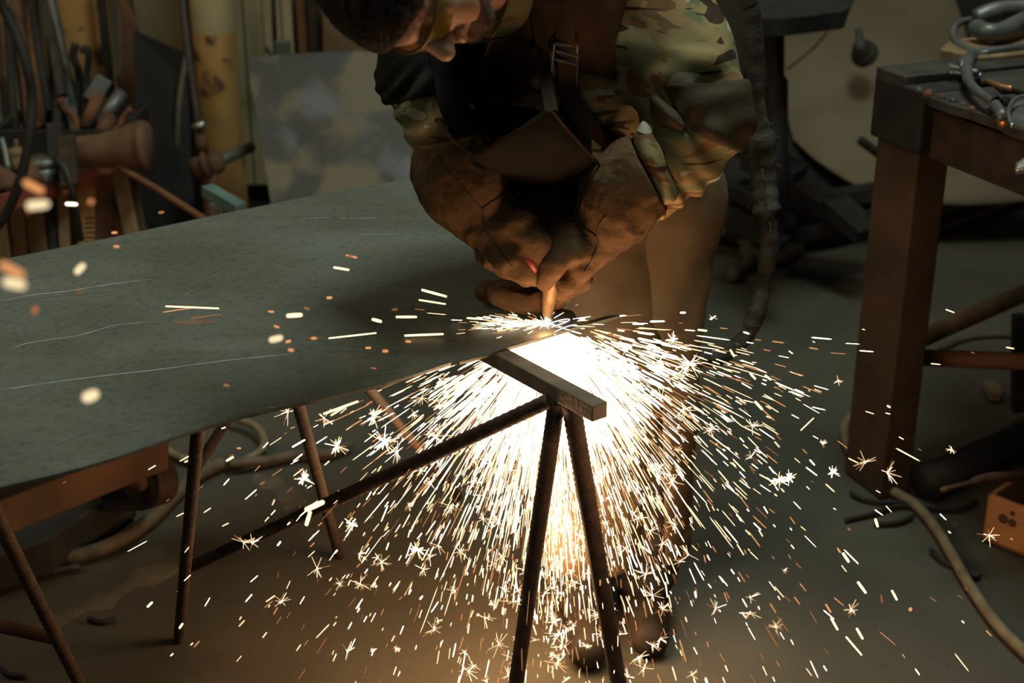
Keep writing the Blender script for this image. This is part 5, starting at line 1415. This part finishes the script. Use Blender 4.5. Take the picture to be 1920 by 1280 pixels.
# bursting sparks: little stars
def star(g, c, R, n_, r, mi=None):
    for j in range(n_):
        d = Vector((RS.gauss(0, 1), RS.gauss(0, .7), RS.gauss(0, 1))).normalized(); L_ = R * RS.uniform(.35, 1.0)
        m_ = mi if mi is not None else RS.choice((0, 1, 1, 2)); sliver(g, c + d * R * .04, c + d * L_, r * RS.uniform(.6, 1), m_, 3)
    sliver(g, c - Vector((0, 0, R * .10)), c + Vector((0, 0, R * .10)), r * 2.8, 0, 4)
for k in range(250):
    v = launch(.62, RS.uniform(3.5, 6), .10); r_ = RS.uniform(.15, .80); t = r_ / v.length; p = where(v, t)
    if p.z < .02 or p.z > .77: continue
    star(gs, p, RS.uniform(.010, .032), RS.randint(9, 17), .00045)
# sideways sprays skimming under the end of the plate, left and right
for k in range(210):
    s_ = 1 if RS.random() < .68 else -1
    ang = RS.gauss(.30, .22); v = Vector((s_ * math.cos(ang), RS.uniform(-.12, .3), -abs(math.sin(ang)) - .05)).normalized() * RS.uniform(2.5, 5)
    r_ = RS.uniform(.03, .42) if s_ > 0 else RS.uniform(.03, .20); t = r_ / v.length
    p = APEX + Vector((.035 * s_, 0, 0)) + v * t + Vector((0, 0, -4.9)) * t * t
    if p.z > .785 or p.z < .05: continue
    d = (v + Vector((0, 0, -9.8 * t))).normalized()
    sliver(gs, p, p + d * RS.uniform(.012, .04), RS.uniform(.0006, .0012), RS.choice((0, 0, 1, 1, 2)), 3)
# spray on top of the plate round the torch tip
TIP = PZ(1022, 606, ZP + .004)
for k in range(230):
    an = RS.gauss(math.pi, .33) if RS.random() < .8 else RS.uniform(0, 2 * math.pi)
    d = Vector((math.cos(an), math.sin(an) * .8 - .06, RS.uniform(.0, .10))).normalized(); r_ = abs(RS.gauss(0, .055))
    p = TIP + d * r_; sliver(gs, p, p + d * RS.uniform(.008, .035), RS.uniform(.0004, .0009), RS.choice((0, 0, 1, 1, 2)), 3)
star(gs, TIP, .020, 40, .0009, 0)
o = gs.build('spark_shower', SM)
tag(o, 'dense shower of white and orange sparks falling from the cut under the plate', 'sparks', kind='stuff')

# molten pool at the cut: small white hot drop
gm = G(); gm.tube([TIP + Vector((-.009, 0, -.003)), TIP + Vector((0, 0, .0)), TIP + Vector((.008, .001, -.003))], [.002, .0062, .002], 10)
o = gm.build('molten_pool', M['white_hot'], origin=TIP, smooth=True); tag(o, 'white-hot molten spot under the tip of the torch', 'molten metal')

# single sparks that stand apart from the shower: (x0,y0,x1,y1,Y, radius px, heat)
def lone(x0, y0, x1, y1, Y, rp, mi, label, group=None, name='spark'):
    a, b = P(x0, y0, Y), P(x1, y1, Y); c = (a + b) / 2; r = rp * (c - toC).length / F_PX
    d = (b - a).normalized(); g = G(); pts = [a, a + d * r * .5, a.lerp(b, .5), b - d * r * .5, b]
    o = g.tube(pts, [r * .35, r * .9, r, r * .85, r * .3], 10).build(name, SM[mi], smooth=True, origin=c)
    return tag(o, label, 'spark', group)
near_ = [(6, 527, 48, 536, 1.05, 9, 0, 'brightest thick white-orange spark at the left border'), (0, 494, 46, 518, 1.05, 8, 2, 'orange slanting spark just above the brightest one at the left border'),
         (156, 748, 184, 736, 1.2, 10, 1, 'big white oval spark over the lower left of the plate'), (142, 512, 158, 495, 1.4, 6, 1, 'white slanting oval spark over the upper left of the plate'),
         (50, 386, 92, 382, 1.15, 8, 1, 'thick yellow spark in front of the slats under the shelf'), (44, 340, 82, 360, 1.2, 7, 2, 'orange slanting spark in front of the red shelf edge'),
         (505, 638, 530, 632, 1.6, 6, 0, 'white oval spark over the middle of the plate'), (163, 379, 178, 377, 1.5, 7, 3, 'dim orange round spark before the yellow board'),
         (123, 382, 145, 383, 1.7, 2.5, 0, 'small white dash spark before the shelf slats'), (52, 398, 62, 384, 1.2, 4, 3, 'dim orange tail below the thick yellow spark'),
         (62, 588, 70, 574, 1.4, 6, 3, 'dim orange blurred spark low left over the plate'), (310, 574, 411, 578, 2.2, 1.6, 1, 'long thin white spark line over the plate'),
         (306, 585, 360, 577, 2.2, 1.0, 2, 'thin orange line crossing under the long white spark'), (358, 597, 415, 589, 2.2, 1.0, 3, 'faint orange line right of the crossing spark lines'),
         (537, 592, 567, 590, 1.9, 4, 1, 'short thick yellow dash over the plate, upper middle'), (616, 634, 706, 624, 2.2, 1.6, 1, 'long thin white line over the plate right of middle'),
         (758, 629, 832, 626, 2.25, 2.2, 1, 'long yellow-white line near the dark glove shadow'), (742, 669, 776, 663, 2.2, 3, 0, 'thick white dash near the plate edge'),
         (708, 711, 748, 698, 2.2, 2.4, 0, 'slanting white dash touching the near plate edge'), (606, 776, 672, 752, 2.0, 2.2, 1, 'long slanting yellow spark just below the plate edge'),
         (620, 779, 654, 758, 2.0, 1.6, 1, 'shorter slanting spark under the long one below the edge'), (697, 598, 716, 603, 2.1, 3, 1, 'small yellow dash left of the glove shadow'),
         (790, 543, 838, 556, 2.2, 2.4, 1, 'yellow spark line in the glove shadow, upper one'), (785, 562, 836, 570, 2.2, 1.6, 1, 'yellow spark line in the glove shadow, lower one'),
         (742, 594, 782, 594, 2.2, 2.4, 1, 'crackling yellow spark left of the torch fingers'), (625, 501, 655, 506, 2.1, 2.2, 1, 'white dash over the plate above the others'),
         (648, 478, 670, 483, 2.1, 2.0, 2, 'orange dash highest over the plate middle'), (875, 596, 905, 598, 2.25, 1.8, 1, 'thin yellow dash in front of the resting fingers'),
         (1275, 586, 1286, 586, 2.3, 2, 0, 'small white dash in front of the apron'), (1186, 607, 1208, 607, 2.3, 1.8, 0, 'white dash right of the plate tip'),
         (1308, 618, 1326, 620, 2.3, 2, 1, 'white dash at the right edge of the apron'), (1369, 655, 1377, 669, 2.3, 2, 1, 'white dash over the end of the wrapped hose'),
         (1406, 699, 1417, 711, 2.3, 2.2, 1, 'left one of two dashes right of the wrapped hose'), (1434, 703, 1446, 712, 2.3, 2.2, 1, 'right one of two dashes right of the wrapped hose'),
         (1415, 752, 1430, 768, 2.3, 2.6, 1, 'spark with a crooked tail right of the shower'), (1430, 768, 1452, 788, 2.3, 1.2, 2, 'crooked orange tail right of the shower'),
         (1501, 807, 1526, 783, 2.3, 1.2, 1, 'lone thin spark rising to the right beside the bench leg'), (1641, 972, 1646, 988, 2.2, 2.6, 1, 'lone spark left of the floor cable'),
         (1580, 1036, 1592, 1054, 2.2, 2.6, 1, 'white spark with two orange ones above the bare floor'), (1608, 1090, 1624, 1112, 2.1, 2.6, 1, 'long white spark low right on the bare floor'),
         (1672, 1106, 1682, 1125, 2.1, 2.2, 1, 'spark furthest right on the bare floor'), (1586, 1193, 1616, 1228, 2.1, 1.8, 1, 'longest thin spark near the lower right floor'),
         (1606, 1177, 1618, 1198, 2.1, 2.4, 1, 'short spark above the longest thin one'), (1704, 1141, 1710, 1143, 2.1, 4, 2, 'small round orange spark at the lower right'),
         (1548, 1132, 1558, 1148, 2.1, 1.8, 2, 'orange spark low right of the shower'), (1558, 1158, 1571, 1181, 2.1, 2.2, 1, 'white spark below the low orange one'),
         (1652, 1115, 1654, 1130, 2.1, 1.5, 3, 'faint orange dash beside the furthest right spark'), (1570, 1027, 1576, 1036, 2.2, 1.8, 2, 'orange spark above the white one on the bare floor'),
         (276, 1138, 286, 1128, 2.1, 2.2, 1, 'lone spark left of the slim trestle leg'), (336, 1178, 343, 1168, 2.1, 2.2, 1, 'spark at the foot of the slim trestle leg'),
         (424, 864, 438, 856, 2.1, 2.2, 1, 'spark before the coiled hose'), (444, 840, 452, 840, 2.1, 2, 2, 'orange speck above the coiled hose'), (548, 838, 572, 824, 2.1, 1.6, 0, 'thin white dash before the second trestle leg'),
         (488, 908, 496, 903, 2.1, 2, 3, 'faint orange dash under the coiled hose'), (572, 956, 608, 940, 1.9, 5, 1, 'thick white splash where sparks hit the brace'), (574, 985, 582, 958, 1.9, 3.5, 1, 'blurred streak below the splash on the brace')]
for q in near_:
    q = list(q)
    if q[4] <= 1.65 and q[6] in (0, 1): q[6] = 5
    lone(*q)
# soft-looking orange specks over the plate
for k, (x, y, w_) in enumerate(((508, 584, 'just left of the short thick yellow dash'),
    (575, 578, 'just right of the short thick yellow dash'),
    (617, 558, 'upper of two specks below the highest dash'),
    (540, 640, 'round, touching the white oval spark'),
    (545, 656, 'under the white oval spark'),
    (588, 634, 'blurred, right of the white oval spark'),
    (690, 652, 'below the long thin white line'),
    (722, 658, 'short, below the end of the long thin line'),
    (765, 640, 'close to the long yellow-white line'),
    (518, 612, 'between the thick dash and the white oval'),
    (484, 748, 'near the cut edge at the plate middle'),
    (424, 722, 'faint, over the lower plate middle'),
    (740, 580, 'between the two shadow spark lines and the plate middle'),
    (302, 398, 'red, before the slanted rod'),
    (214, 436, 'reddish dash at the far edge of the plate, lower'),
    (218, 462, 'orange dash just inside the far plate edge'),
    (700, 690, 'close to the near edge by the slanting dash'),
    (610, 790, 'just below the plate edge'),
    (656, 480, 'tiny, beside the highest orange dash'))):
    a_ = RS.uniform(-.4, .3)
    lone(x - 5 * math.cos(a_), y + 5 * math.sin(a_), x + 6 * math.cos(a_), y - 6 * math.sin(a_), RS.uniform(1.8, 2.15), RS.uniform(1.6, 3), RS.choice((2, 2, 3)), 'dim orange speck, ' + w_, 'dim orange sparks over the plate')
# lone star bursts
for x, y, Y, R, l in ((632, 836, 2.1, .024, 'star-shaped spark burst below the plate edge'), (700, 780, 2.1, .026, 'spark burst right of the star below the plate edge'), (568, 898, 2.0, .022, 'spark burst before the second trestle leg'),
                      (1294, 682, 2.25, .036, 'largest star burst at the right below the apron edge'), (1262, 636, 2.25, .018, 'spark burst at the right apron edge'), (1560, 885, 2.2, .016, 'lone small burst furthest right'),
                      (1460, 900, 2.2, .022, 'spark burst cluster right of the shower'), (1480, 895, 2.2, .020, 'second burst beside the cluster right of the shower'), (782, 1030, 2.1, .022, 'star burst at the lower left of the shower'),
                      (720, 828, 2.1, .030, 'thick spark burst left of the shower'), (660, 982, 2.1, .020, 'spark burst above the brace foot'), (1238, 680, 2.25, .014, 'small burst between apron and large star'),
                      (1176, 652, 2.25, .018, 'crackling burst right of the plate tip')):
    g = G(); star(g, P(x, y, Y), R, 16, .0008); c = P(x, y, Y)
    for _ in range(3):
        d = Vector((RS.gauss(0, 1), 0, RS.gauss(0, 1))).normalized() * R * .5; sliver(g, c - d + d * RS.uniform(-.5, .5), c + d, .0014, 0, 4)
    o = g.build('spark_burst', SM, origin=c); tag(o, l, 'spark')
